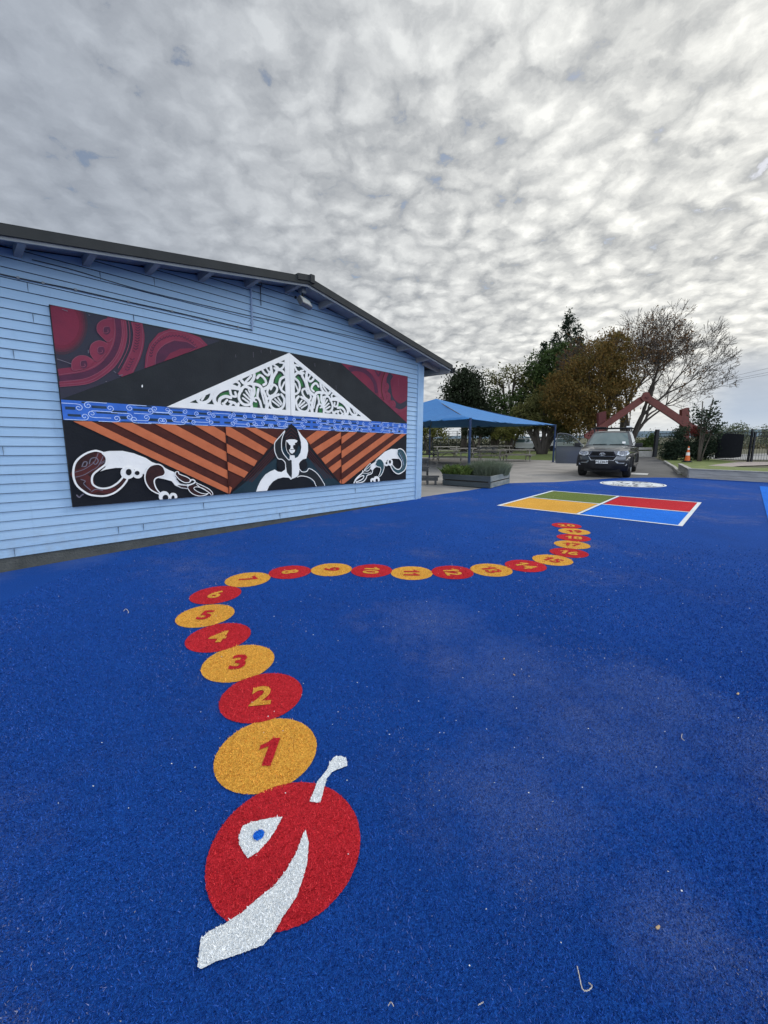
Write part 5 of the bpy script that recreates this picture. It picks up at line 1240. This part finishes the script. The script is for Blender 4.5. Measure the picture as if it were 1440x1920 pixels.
# ------------------------------------------------------------------ metal fences
M_blk = mat('black_powder_coat', (.012, .013, .017), None, 8, .4)
def railing(name, P0, P1, h_, label, n, posts=(0, 1), mesh_only=False, rails=(.0, 1.0), group=None, rad=.011, ph=.12, pw=.045):
    P0 = Vector(P0); P1 = Vector(P1); d = P1 - P0; t = empty(name, tuple(P0), 0, label, 'fence' if 'gate' not in name else 'gate', group)
    for z in rails: b = MB(); b.beam((0, 0, .08 + z * (h_ - .12)), (d.x, d.y, .08 + z * (h_ - .12)), .03, .035, M_blk); b.build('rail', t)
    b = MB()
    for i in range(n):
        u = (i + .5) / n; b.tube([(d.x * u, d.y * u, .05), (d.x * u, d.y * u, h_ - .0)], rad, M_blk, 4)
    b.build('pickets', t)
    for u in posts:
        b = MB(); b.box((d.x * u - pw, d.y * u - pw, 0), (d.x * u + pw, d.y * u + pw, h_ + ph), M_blk); b.build('post', t)
    return t
gp0, gp1, gp2 = G(1336, 862), G(1402, 866.2), G(1404.5, 866.8)
gL = Vector(gp0); gM = Vector(gp1)
railing('metal_fence', gL, gM, 1.80, 'black picket fence panel holding the dark screen, left of the gate post', 22, (1,), rails=(0, .86, 1.0), group='black picket fencing')
g2 = gM + Vector((.10, -.10, 0)); railing('metal_gate', g2, g2 + Vector((4.4, -2.6, 0)), 1.76, 'black picket gate right of the leaning gate post', 42, (0,), rails=(0, .86, 1.0), ph=.0, group='black picket fencing')
q0_, q1_ = Vector(G(1227, 856.8)), Vector(G(1262, 857.5)); railing('metal_fence', q0_, q1_, 1.8, 'black picket fence beside the dark post at the far side of the driveway', 20, (0,), rails=(0, .86, 1.0), pw=.11, ph=.25, group='black picket fencing')
b = MB(); s0_ = gL.lerp(gM, .05); s1_ = gL.lerp(gM, .80); nn = Vector((-.5, -.8, 0)) * .12
A0, A1 = s0_ + nn, s1_ + nn
zs = [(A0, .10, 1.76), (A0.lerp(A1, .33), .15, 1.72), (A0.lerp(A1, .66), .18, 1.66), (A1, .28, 1.62)]
for (p, l_, h1_), (q, l2, h2_) in zip(zs[:-1], zs[1:]):
    b.mesh([(p.x, p.y, l_), (q.x, q.y, l2), (q.x, q.y, h2_), (p.x, p.y, h1_), (p.x + .03, p.y + .05, l_), (q.x + .03, q.y + .05, l2), (q.x + .03, q.y + .05, h2_), (p.x + .03, p.y + .05, h1_)], [(0, 1, 2, 3), (7, 6, 5, 4), (0, 4, 5, 1), (3, 2, 6, 7), (0, 3, 7, 4), (1, 5, 6, 2)], mat('black_shade_cloth', (.010, .011, .016), (.016, .018, .024), 8, .85))
tag(b.build('screen_panel'), 'black cloth screen tied to the picket fence right of the sapling', 'screen')
# wire mesh fence behind the trees
M_wire = mat('dark_wire', (.03, .035, .04), None, 8, .6)
F0, F1 = Vector(at(780, 849, 50)), Vector(at(1100, 849, 50)); F0.z = F1.z = 0
mf = empty('wire_mesh_fence', tuple(F0), 0, 'tall dark wire mesh fence behind the picnic tables and trees', 'fence'); d = F1 - F0; n = 21
for i in range(n + 1):
    b = MB(); u = i / n; b.tube([(d.x * u, 0, 0), (d.x * u, 0, 2.35)], .045, M_wire, 6); b.build('post', mf)
b = MB()
for z in (.1, .75, 1.4, 2.0, 2.32): b.tube([(0, 0, z), (d.x, 0, z)], .022, M_wire, 4)
b.build('rail', mf)
b = MB(); k = 0
while k * .16 < d.x: b.tube([(k * .16, 0, .1), (k * .16, 0, 2.3)], .006, M_wire, 3, cap=False); k += 1
b.build('mesh', mf)

# low concrete seat wall behind the pickup
b = MB(); w0, w1 = Vector(G(1180, 856.5)), Vector(G(1225, 856.5)); b.beam((w0.x, w0.y, .22), (w1.x, w1.y, .22), .35, .44, M_kerb); b.beam((w0.x, w0.y + .25, .62), (w1.x, w1.y + .25, .62), .06, .18, M_kerb)
tag(b.build('low_wall', bevel=.01), 'low pale concrete wall behind the pickup at the side of the driveway', 'wall')

# traffic cone
g = G(1288, 866.5); tc = empty('traffic_cone', tuple(g), label='orange and white traffic cone on a black base on the grass', cat='traffic cone')
M_co = mat('cone_orange', (.62, .12, .02), (.5, .1, .02), 9, .5); M_cw = mat('cone_white', (.72, .70, .66), (.6, .58, .55), 14, .5)
b = MB(); b.box((-.2, -.2, .0), (.2, .2, .05), M_blk); b.box((-.15, -.15, .05), (.15, .15, .1), M_blk); b.build('base', tc, bevel=.01)
b = MB(); b.lathe([(.145, .1), (.14, .13), (.103, .40), (.080, .58), (.052, .74), (.040, .84), (.03, .93), (.02, .935), (0, .935)], M_co, 20); b.build('body', tc, smooth=True)
for pr in ([(.107, .40), (.084, .58)], [(.057, .74), (.045, .84)]): b = MB(); b.lathe(pr, M_cw, 20); b.build('reflective_band', tc, smooth=True)

# overhead wires and the poles that carry them
M_pw = mat('power_pole', (.12, .11, .10), None, 5, .9)
wa, wb = at(1185, 745, 120), at(1700, 640, 90)
gpn = 'power poles carrying the overhead wires'
for i, (p, lb) in enumerate(((wa, 'timber power pole far behind the bare tree'),)):
    pp = empty('power_pole', (p.x, p.y, 0), 0, lb, 'power pole'); b = MB(); b.tube([(0, 0, 0), (0, 0, p.z + .8)], .14, M_pw, 8); b.build('pole', pp)
    b = MB(); b.box((-1, -.06, p.z + .1), (1, .06, p.z + .22), M_pw); b.build('crossarm', pp)
for k, (dz, dx) in enumerate(((0.9, 0), (0, .8), (-.9, -.6))):
    b = MB(); A, B2 = wa + Vector((dx, 0, .2)), wb + Vector((dx, 0, dz * 1.6)); pts = []
    for i in range(25): t = i / 24; p = A.lerp(B2, t); p.z -= 1.2 * 4 * t * (1 - t) * .5; pts.append(p)
    b.tube(pts, .028, M_pw, 4, cap=False); tag(b.build('overhead_wire'), ('highest', 'middle', 'lowest')[k] + ' overhead wire crossing the sky at the far right', 'wire', 'overhead wires')
# ------------------------------------------------------------------ pickup
def paint(name, c, rough=.25, metal=.4): return mat(name, c, tuple(k * .92 for k in c), 2, rough, 0, metal=metal, spec=.5, coat=.8)
V_body = paint('pickup_paint', (.085, .092, .105), .28, .55); V_blk = mat('black_plastic', (.012, .012, .014), None, 20, .55); V_gl = mat('car_glass', (.10, .15, .15), (.07, .11, .11), 1.5, .04, spec=.9, coat=1.0)
V_chr = mat('silver_trim', (.34, .35, .36), None, 8, .25, metal=.9); V_tyr = mat('tyre', (.018, .018, .018), None, 20, .85); V_lmp = mat('headlamp_lens', (.9, .92, .93), (.5, .52, .54), 14, .08, spec=.8, coat=1.0); V_wh = mat('plate_white', (.8, .8, .78), None, 9, .5); V_und = mat('underbody', (.01, .01, .01), None, 9, .9)
fr_, fl_ = Vector(G(1161, 894.5)), Vector(G(1094, 892.5))
hd = math.atan2(.568, .823)            # heading from +Y towards +X of the tail
cx = (fr_ + fl_) / 2
# local frame: front at -Y, +X = photo right
car = empty('pickup_truck', (8.62, 15.92, 0), -hd, 'dark grey double cab pickup facing the turf with one front door open', 'pickup')
car.location = Vector((8.62, 15.92, 0))
HW = .925
def lateral(outline, HWf, m, b, sweep=lambda xf, y, z: (0, 0), K=10, sides=True):
    n = len(outline); rows = []
    for y, z in outline:
        w_ = HWf(y, z); rows.append([(w_ * (2 * k / K - 1), y + sweep(2 * k / K - 1, y, z)[0], z + sweep(2 * k / K - 1, y, z)[1]) for k in range(K + 1)])
    k0 = len(b.v); i_ = b.mi(m)
    for r in rows: b.v += r
    for i in range(n):
        j = (i + 1) % n
        for k in range(K): b.f.append((k0 + i * (K + 1) + k, k0 + i * (K + 1) + k + 1, k0 + j * (K + 1) + k + 1, k0 + j * (K + 1) + k)); b.m.append(i_)
    if sides:
        tri = tessellate_polygon([[Vector((p[0], p[1], 0)) for p in outline]])
        for t in tri:
            b.f.append(tuple(k0 + a * (K + 1) for a in t)); b.m.append(i_); b.f.append(tuple(k0 + a * (K + 1) + K for a in reversed(t))); b.m.append(i_)
yF, yR = -.92, -.92 + 5.3          # nose and tail; front axle at y=0
def arch(c, r=.44, n=9): return [(c + r * math.cos(math.pi * i / n), .40 + r * math.sin(math.pi * i / n)) for i in range(n + 1)]
WB = 3.08
def arch_rev(c): return arch(c)[::-1]
outline = [(yF + .10, .36), (yF + .02, .50), (yF, .66), (yF + .02, .90), (yF + .10, 1.00), (yF + .30, 1.06), (-.1, 1.13), (.42, 1.17), (.55, 1.18), (2.75, 1.14), (2.80, 1.10), (yR, 1.08), (yR, .52), (WB + .62, .48)] + arch(WB)[0:] + [(WB - .56, .36), (.56, .36)] + arch(0) + [(-.52, .36)]
def hwf(y, z):
    w_ = HW - .03
    if y < -.3: w_ -= .16 * ((-.3 - y) / .62) ** 2
    if z > .95: w_ -= (z - .95) * .30
    if z < .5: w_ -= (.5 - z) * .15
    return w_
def swp(xf, y, z):
    f_ = max(0, (-.2 - y) / .7); return (.24 * abs(xf) ** 2.6 * f_, -.03 * abs(xf) ** 3 if z > 1.0 else 0)
b = MB(); lateral(outline, hwf, V_body, b, swp); body = b.build('body', car); shade_auto(body, 28)
# hood bulge and black lower bumper
b = MB(); lateral([(yF + .16, 1.02), (yF + .2, 1.055), (-.2, 1.15), (.35, 1.195), (.40, 1.15)], lambda y, z: .52 + .14 * (y + .8), V_body, b, lambda xf, y, z: (.05 * xf * xf if y < -.4 else 0, -.03 * abs(xf) ** 4), 10)
o = b.build('hood', car); shade_auto(o, 30)
b = MB(); lateral([(yF - .03, .66), (yF - .045, .58), (yF + .01, .36), (yF + .12, .27), (yF + .5, .27), (yF + .5, .58), (yF + .05, .66)], lambda y, z: .83 + (.03 if z > .4 else 0), V_blk, b, lambda xf, y, z: (.22 * abs(xf) ** 2.6, 0), 12)
bp = b.build('bumper', car); shade_auto(bp, 35)
b = MB(); b.box((-.60, yF + .1, .24), (.60, yF + .9, .40), V_und); b.box((-.7, .4, .28), (.7, 4.2, .45), V_und); b.box((-.62, -.55, .42), (.62, .75, .8), V_und); b.build('chassis', car)
# front face drawn on curved nose
def nose(xf_abs): return .24 * abs(xf_abs / .78) ** 2.6 * .75
def face_poly(b, pts, off, m, th=.03, hole=None):
    q = [Vector(p) for p in pts]
    b.prism(pts, hole or [], off - th, off, m, lambda a, c, d: (a, yF + nose(a) - d, c))
b = MB(); face_poly(b, [(-.47, .80), (-.36, .99), (.36, .99), (.47, .80), (.38, .655), (-.38, .655)], .04, V_chr, .06); face_poly(b, [(-.452, .80), (-.35, .985), (.35, .985), (.452, .80), (.368, .672), (-.368, .672)], .05, V_blk, .02)
grl = b.build('grille', car)
b = MB()
for z in (.71, .745, .78, .835, .87, .905, .94):
    hw_ = .40 if z < .86 else .36; b.box((-hw_ + .02, yF + nose(hw_) * .5 - .055, z), (hw_ - .02, yF + nose(hw_) * .5 - .02, z + .009), V_und)
b.box((-.41, yF - .06, .80), (.41, yF + .0, .822), V_body); b.build('slats', grl)
b = MB()
for rx, ry, ox in ((.095, .060, 0), (.038, .058, 0), (.075, .026, .018)):
    p = [(rx * math.cos(t * math.pi / 14), .885 + ox + ry * math.sin(t * math.pi / 14)) for t in range(28)]; q = [(max(.5, 1 - .014 / rx) * x, .885 + ox + (z - .885 - ox) * (1 - .014 / ry)) for x, z in p]
    b.prism(p, [q[::-1]], .06, .075 + ox * .02 + rx * .004, V_chr, lambda a, c, d: (a, yF - d, c))
b.build('emblem', grl)
for s_ in (-1, 1):
    b = MB(); pts = [(s_ * .46, .88), (s_ * .50, .99), (s_ * .78, 1.015), (s_ * .84, .93), (s_ * .80, .86), (s_ * .62, .83)]
    b.prism(pts if s_ > 0 else pts[::-1], [], .0, .055, V_lmp, lambda a, c, d: (a, yF + nose(a) * 1.0 + (.12 if abs(a) > .8 else 0) - d, c)); hl_o = b.build('headlight', car)
    b = MB()
    for cxx in (.60, .72): b.lathe([(.0, .0), (.045, .0), (.05, .02), (.055, .02), (.055, -.02)], V_chr, 14, Matrix.Translation((s_ * cxx, yF + nose(cxx) - .056, .925)) @ Matrix.Rotation(math.pi / 2, 4, 'X'))
    b.build('lamp_reflector', hl_o)
    b = MB(); pts = [(s_ * .42, .64), (s_ * .50, .55), (s_ * .72, .55), (s_ * .72, .585), (s_ * .54, .595), (s_ * .47, .66)]
    b.prism(pts if s_ > 0 else pts[::-1], [], .0, .05, V_chr, lambda a, c, d: (a, yF + nose(a) - .03 - d, c)); b.build('bumper_trim', bp)
    b = MB(); b.lathe([(.0, .0), (.04, .0), (.05, .012), (.05, -.02)], V_chr, 14, Matrix.Translation((s_ * .76, yF + nose(.76) - .03, .52)) @ Matrix.Rotation(math.pi / 2, 4, 'X')); b.build('fog_light', bp)
b = MB(); b.box((-.20, yF - .085, .545), (.20, yF - .06, .665), V_wh); npl = b.build('number_plate', bp)
text_obj('PEZ869', .118, V_blk, 'characters', npl, Matrix.Translation((0, yF - .0875, .605)) @ Matrix.Rotation(math.pi / 2, 4, 'X'), bold=.003)
# cabin
cab = [(.42, 1.165), (1.12, 1.70), (1.30, 1.755), (2.2, 1.77), (2.62, 1.72), (2.80, 1.14)]
def cw(y, z): return HW - .09 - (z - 1.15) * .34
b = MB(); lateral(cab, cw, V_body, b, lambda xf, y, z: (.10 * xf * xf * (1 if y < 1.2 else 0), -.03 * xf * xf if z > 1.5 else 0), 10); cabo = b.build('cab', car); shade_auto(cabo, 25)
def cabpt(u, v_, off):   # on the windscreen: u -1..1 across, v 0..1 up
    y = .42 + (1.12 - .42) * v_; z = 1.165 + (1.70 - 1.165) * v_; w_ = cw(y, z); xf = u; n_ = Vector((0, -.607, .795)); p = Vector((w_ * xf, y + .10 * xf * xf, z - (.03 * xf * xf if z > 1.5 else 0))); return p + n_ * off
b = MB(); K = 10
for i in range(K):
    u0, u1 = -.88 + 1.76 * i / K, -.88 + 1.76 * (i + 1) / K
    for j in range(4): b.face([cabpt(u0, .06 + .22 * j, .014), cabpt(u1, .06 + .22 * j, .014), cabpt(u1, .28 + .22 * j, .014), cabpt(u0, .28 + .22 * j, .014)], V_gl)
ws = b.build('windscreen', car, smooth=True)
b = MB(); b.face([cabpt(.60, .14, .02), cabpt(.74, .14, .02), cabpt(.74, .28, .02), cabpt(.60, .28, .02)], V_wh); b.build('sticker', ws)
b = MB()
for u0, u1 in ((-.65, -.05), (.08, .68)): b.tube([cabpt(u0, .05, .03), cabpt(u1, .09, .03)], .009, V_blk, 6)
b.build('wiper', ws)
for s_, full in ((1, True), (-1, False)):
    for (pts, nm) in (([(.72, 1.20), (1.22, 1.62), (1.66, 1.66), (1.66, 1.20)], 'front'), ([(1.74, 1.20), (1.74, 1.66), (2.45, 1.63), (2.60, 1.20)], 'rear')):
        if s_ < 0 and nm == 'front': continue
        b = MB(); b.face([(s_ * (cw(y, z) + .012), y, z) for y, z in pts], V_gl); b.build('side_window', car)
    for ys in ((.62, 1.70), (1.70, 2.74)):
        if s_ < 0 and ys[0] == .62: continue
        b = MB(); b.box((s_ * (HW - .012) - .004, ys[1] - .01, .50), (s_ * (HW - .012) + .004, ys[1], 1.12), V_und); b.box((s_ * (HW - .01) - .02, ys[1] - .25, .98), (s_ * (HW - .01) + .022, ys[1] - .08, 1.01), V_blk); b.build('door_handle', car)
# open doorway (photo left side) and the door swung out
b = MB(); b.face([(-HW + .015, .66, .50), (-HW + .015, 1.66, .50), (-cw(1.6, 1.62) - .006, 1.62, 1.62), (-cw(1.2, 1.6) - .006, 1.2, 1.6), (-HW + .08, .70, 1.15)], V_und); b.build('door_opening', car)
M_dg = mat('door_glass', (.35, .40, .38), None, 3, .05, spec=.5); M_dg.node_tree.nodes['Principled BSDF'].inputs['Transmission Weight'].default_value = .9; M_dg.node_tree.nodes['Principled BSDF'].inputs['IOR'].default_value = 1.01
door = MB(); DL = 1.06
M_in = mat('door_lining', (.03, .032, .038), None, 9, .7)
dpts = [(.0, .42), (DL - .04, .42), (DL, .60), (DL, 1.14), (.0, 1.14)]
door.prism(dpts, [], -.045, .045, V_body, lambda a, c, d: (-a, d, c)); dr = door.build('door', car, bevel=.01)
Md = Matrix.Translation((-HW + .02, .60, 0)) @ Matrix.Rotation(math.radians(2), 4, 'Z'); dr.matrix_basis = Md
b = MB(); P = smooth_path([(.02, 1.14), (.22, 1.38), (.45, 1.56), (.68, 1.65), (.98, 1.66), (1.03, 1.60), (DL - .02, 1.14)], 4); b.tube([(-x, 0, z) for x, z in P], .022, V_body, 6); b.build('window_frame', dr)
b = MB(); b.face([(-x, -.006, z) for x, z in P], M_dg) ; wg = b.build('window_glass', dr)
b = MB(); b.prism([(.06, .5), (DL - .1, .5), (DL - .06, .98), (.06, .98)], [], .046, .06, M_in, lambda a, c, d: (-a, d, c)); b.build('door_lining', dr)
def mirror_(b, x, y, z, s_): b.box((x - .11, y - .05, z - .07), (x + .11, y + .06, z + .08), V_blk)
b = MB(); b.box((-.32, -.16, 1.13), (-.10, -.05, 1.28), V_blk); b.beam((-.16, -.08, 1.16), (-.10, 0, 1.12), .04, .05, V_blk); b.build('mirror', dr, bevel=.025)
b = MB(); b.box((HW - .02, .60, 1.12), (HW + .23, .73, 1.28), V_blk); b.beam((HW - .12, .68, 1.14), (HW + .05, .68, 1.15), .05, .05, V_blk); b.build('mirror', car, bevel=.025)
# roof bars
for y in (1.35, 2.35):
    b = MB(); b.tube([(-.72, y, 1.86), (.72, y, 1.86)], .028, V_blk, 8)
    for s_ in (-1, 1): b.beam((s_ * .64, y, 1.73), (s_ * .64, y, 1.86), .05, .06, V_blk, up=(0, 1, 0))
    b.build('roof_bar', car)
b = MB(); b.tube([(.5, 1.5, 1.90), (.68, 1.5, 1.90)], .04, V_wh, 10); b.tube([(-.6, 1.3, 1.90), (-.2, 1.3, 1.90)], .02, V_blk, 8); b.build('roof_light', car)
# tray
b = MB(); b.box((-.78, 2.86, 1.02), (.78, 4.3, 1.10), V_und); b.box((-.80, 2.84, 1.10), (-.74, 4.32, 1.17), V_blk); b.box((.74, 2.84, 1.10), (.80, 4.32, 1.17), V_blk); b.build('tray', car)
b = MB(); b.box((HW - .10, .5, .36), (HW + .05, 2.75, .43), V_blk); b.build('side_step', car, bevel=.015)
b = MB(); b.box((-HW - .05, .5, .36), (-HW + .10, 2.75, .43), V_blk); b.build('side_step', car, bevel=.015)
for s_ in (-1, 1):
    for yy in (0, WB):
        b = MB(); n = 14; R1_, R2_ = .415, .47
        for i in range(n):
            t0, t1 = math.pi * i / n, math.pi * (i + 1) / n
            P4 = [(yy + R * math.cos(t), .40 + R * math.sin(t)) for R, t in ((R1_, t0), (R2_, t0), (R2_, t1), (R1_, t1))]
            xo = s_ * (HW + .015); xi = s_ * (HW - .2)
            b.face([(xo, *P4[0]), (xo, *P4[1]), (xo, *P4[2]), (xo, *P4[3])], V_blk); b.face([(xi, *P4[0]), (xo, *P4[0]), (xo, *P4[3]), (xi, *P4[3])], V_blk); b.face([(xi, *P4[1]), (xo, *P4[1]), (xo, *P4[2]), (xi, *P4[2])], V_blk)
        b.build('wheel_arch', car)
        Mw = Matrix.Translation((s_ * (HW - .16), yy, .375)) @ Matrix.Rotation(math.pi / 2 * s_, 4, 'Y')
        b = MB(); b.lathe([(.24, -.13), (.33, -.135), (.368, -.11), (.375, -.05), (.375, .05), (.368, .11), (.33, .135), (.24, .13)], V_tyr, 28, Mw); tyo = b.build('wheel', car, smooth=True)
        b = MB(); b.lathe([(.24, .12), (.215, .10), (.21, -.05), (0, -.05)], V_chr, 24, Mw)
        for k in range(6):
            a = k * math.pi / 3; b.box((-.028, .04, .06), (.028, .22, .09), V_chr, Mw @ Matrix.Rotation(a, 4, 'Z'))
        b.lathe([(.05, .06), (.05, .1), (0, .1)], V_chr, 12, Mw); b.build('rim', tyo)

# ------------------------------------------------------------------ parked cars beyond the trees
def parked(loc, rz, m, label):
    t = empty('parked_car', loc, rz, label, 'car', 'cars parked beyond the trees')
    o_ = [(-2.0, .3), (-2.05, .6), (-1.9, .78), (-1.0, .92), (1.7, .95), (2.0, .85), (2.02, .35)]
    b = MB(); lateral(o_, lambda y, z: .84 - (.1 if abs(y) > 1.9 else 0), m, b, K=6); shade_auto(b.build('body', t, bevel=.02), 30)
    b = MB(); lateral([(-1.05, .92), (-.45, 1.40), (.9, 1.42), (1.55, .95)], lambda y, z: .78 - (z - .92) * .3, m, b, K=6); b.build('roof', t)
    for s_ in (-1, 1):
        b = MB(); b.face([(s_ * (.785 - (z - .92) * .3), y, z) for y, z in ((-.85, .97), (-.42, 1.33), (.8, 1.35), (1.3, .98))], V_gl); b.build('side_window', t)
        for y in (-1.25, 1.25):
            b = MB(); b.lathe([(0, -.09), (.3, -.09), (.3, .09), (0, .09)], V_tyr, 16, Matrix.Translation((s_ * .78, y, .3)) @ Matrix.Rotation(math.pi / 2, 4, 'Y')); b.build('wheel', t)
    b = MB(); b.face([(-.68, -1.02, .97), (.68, -1.02, .97), (.6, -.52, 1.36), (-.6, -.52, 1.36)], V_gl); b.build('windscreen', t)
    return t
V_w2 = paint('white_car_paint', (.72, .72, .72), .3, 0); V_r2 = paint('dark_red_car_paint', (.16, .03, .035), .3, 0)
p = at(985, 848, 47); parked((p.x, p.y, 0), math.radians(60), V_w2, 'white car parked beyond the table at the right end of the group')
p = at(1056, 849, 47); parked((p.x, p.y, 0), math.radians(70), V_w2, 'white car parked behind the open pickup door')
p = at(1030, 846, 49); parked((p.x, p.y, 0), math.radians(75), V_r2, 'dark red car between the two white parked cars')

# ------------------------------------------------------------------ bits lying on the turf
M_leaf = mat('fallen_leaf_brown', (.45, .33, .20), (.3, .2, .1), 30, .8); M_twig = mat('dry_straw', (.55, .50, .42), None, 30, .8); M_flk = mat('pale_flake', (.6, .6, .58), None, 30, .8)
def small_leaf(x, y, L, a, label):
    L *= .62
    g = G(x, y); t = MB(); n = 8; pts = [(L / 2 * math.cos(2 * math.pi * i / n), L * .22 * math.sin(2 * math.pi * i / n)) for i in range(n)]
    t.prism(pts, [], .004, .0065, M_leaf, lambda p, q, d: (p, q, d + abs(p) * .35)); o = t.build('fallen_leaf'); o.location = g; o.rotation_euler = (0, 0, a); tag(o, label, 'leaf', 'dry leaves fallen on the turf')
small_leaf(1383, 1303, .045, .6, 'pale dry leaf on the turf near the right edge')
small_leaf(945, 1237, .03, 1.2, 'small dry leaf on the turf far right of the disc numbered three'); small_leaf(964, 1267, .028, 2, 'tiny brown leaf below the small dry leaf in the middle of the turf')
small_leaf(1233, 1742, .03, .4, 'pale dry leaf in the lower right of the turf')
def twig(pts, r, label):
    r *= .62; P = [G(p_[0], p_[1], .010) for p_ in smooth_path(pts, 5)]; o_ = Vector(P[0]); b = MB(); b.tube([Vector(p) - o_ + Vector((0, 0, .003 * (i % 2))) for i, p in enumerate(P)], r, M_twig, 5); o = b.build('straw'); o.location = o_; tag(o, label, 'straw', 'straws fallen on the turf')
twig([(1082, 1812), (1086, 1830), (1092, 1855), (1102, 1858), (1110, 1850), (1104, 1844)], .0022, 'long bent straw on the turf at the bottom right')
twig([(1279, 1376), (1278, 1384), (1283, 1389)], .0022, 'short hooked straw on the turf at the right')
twig([(728, 1886), (733, 1880), (738, 1887)], .0016, 'tiny curled straw at the bottom middle'); twig([(897, 1885), (906, 1880)], .0018, 'tiny straight straw near the bottom middle')
twig([(232, 1146), (236, 1142), (241, 1147), (240, 1150)], .003, 'curled straw left of the disc numbered five')
V = []
b = MB()
for _ in range(1300):
    if random.random() < .55: x, y = random.uniform(-3.2, 9), random.uniform(3.5, 13)
    else: x, y = random.uniform(-1.5, 4.0), random.uniform(.9, 5)
    sgn = (x - BC.x) * BN.x + (y - BC.y) * BN.y
    if sgn < .08: continue
    if y > 11.5 - abs(x - 6) * .0 and x < 4: continue
    s_ = random.uniform(.0016, .0034) + .0007 * math.hypot(x, y) * random.random(); a = random.uniform(0, 6.28); z = random.uniform(.013, .018)
    b.face([(x + s_ * math.cos(a + k), y + s_ * math.sin(a + k) * .6, z + .002 * (k > 2)) for k in (0, 1.7, 3.3, 4.6)], M_flk)
tag(b.build('litter'), 'pale flecks of litter scattered over the blue turf', 'litter', kind='stuff')
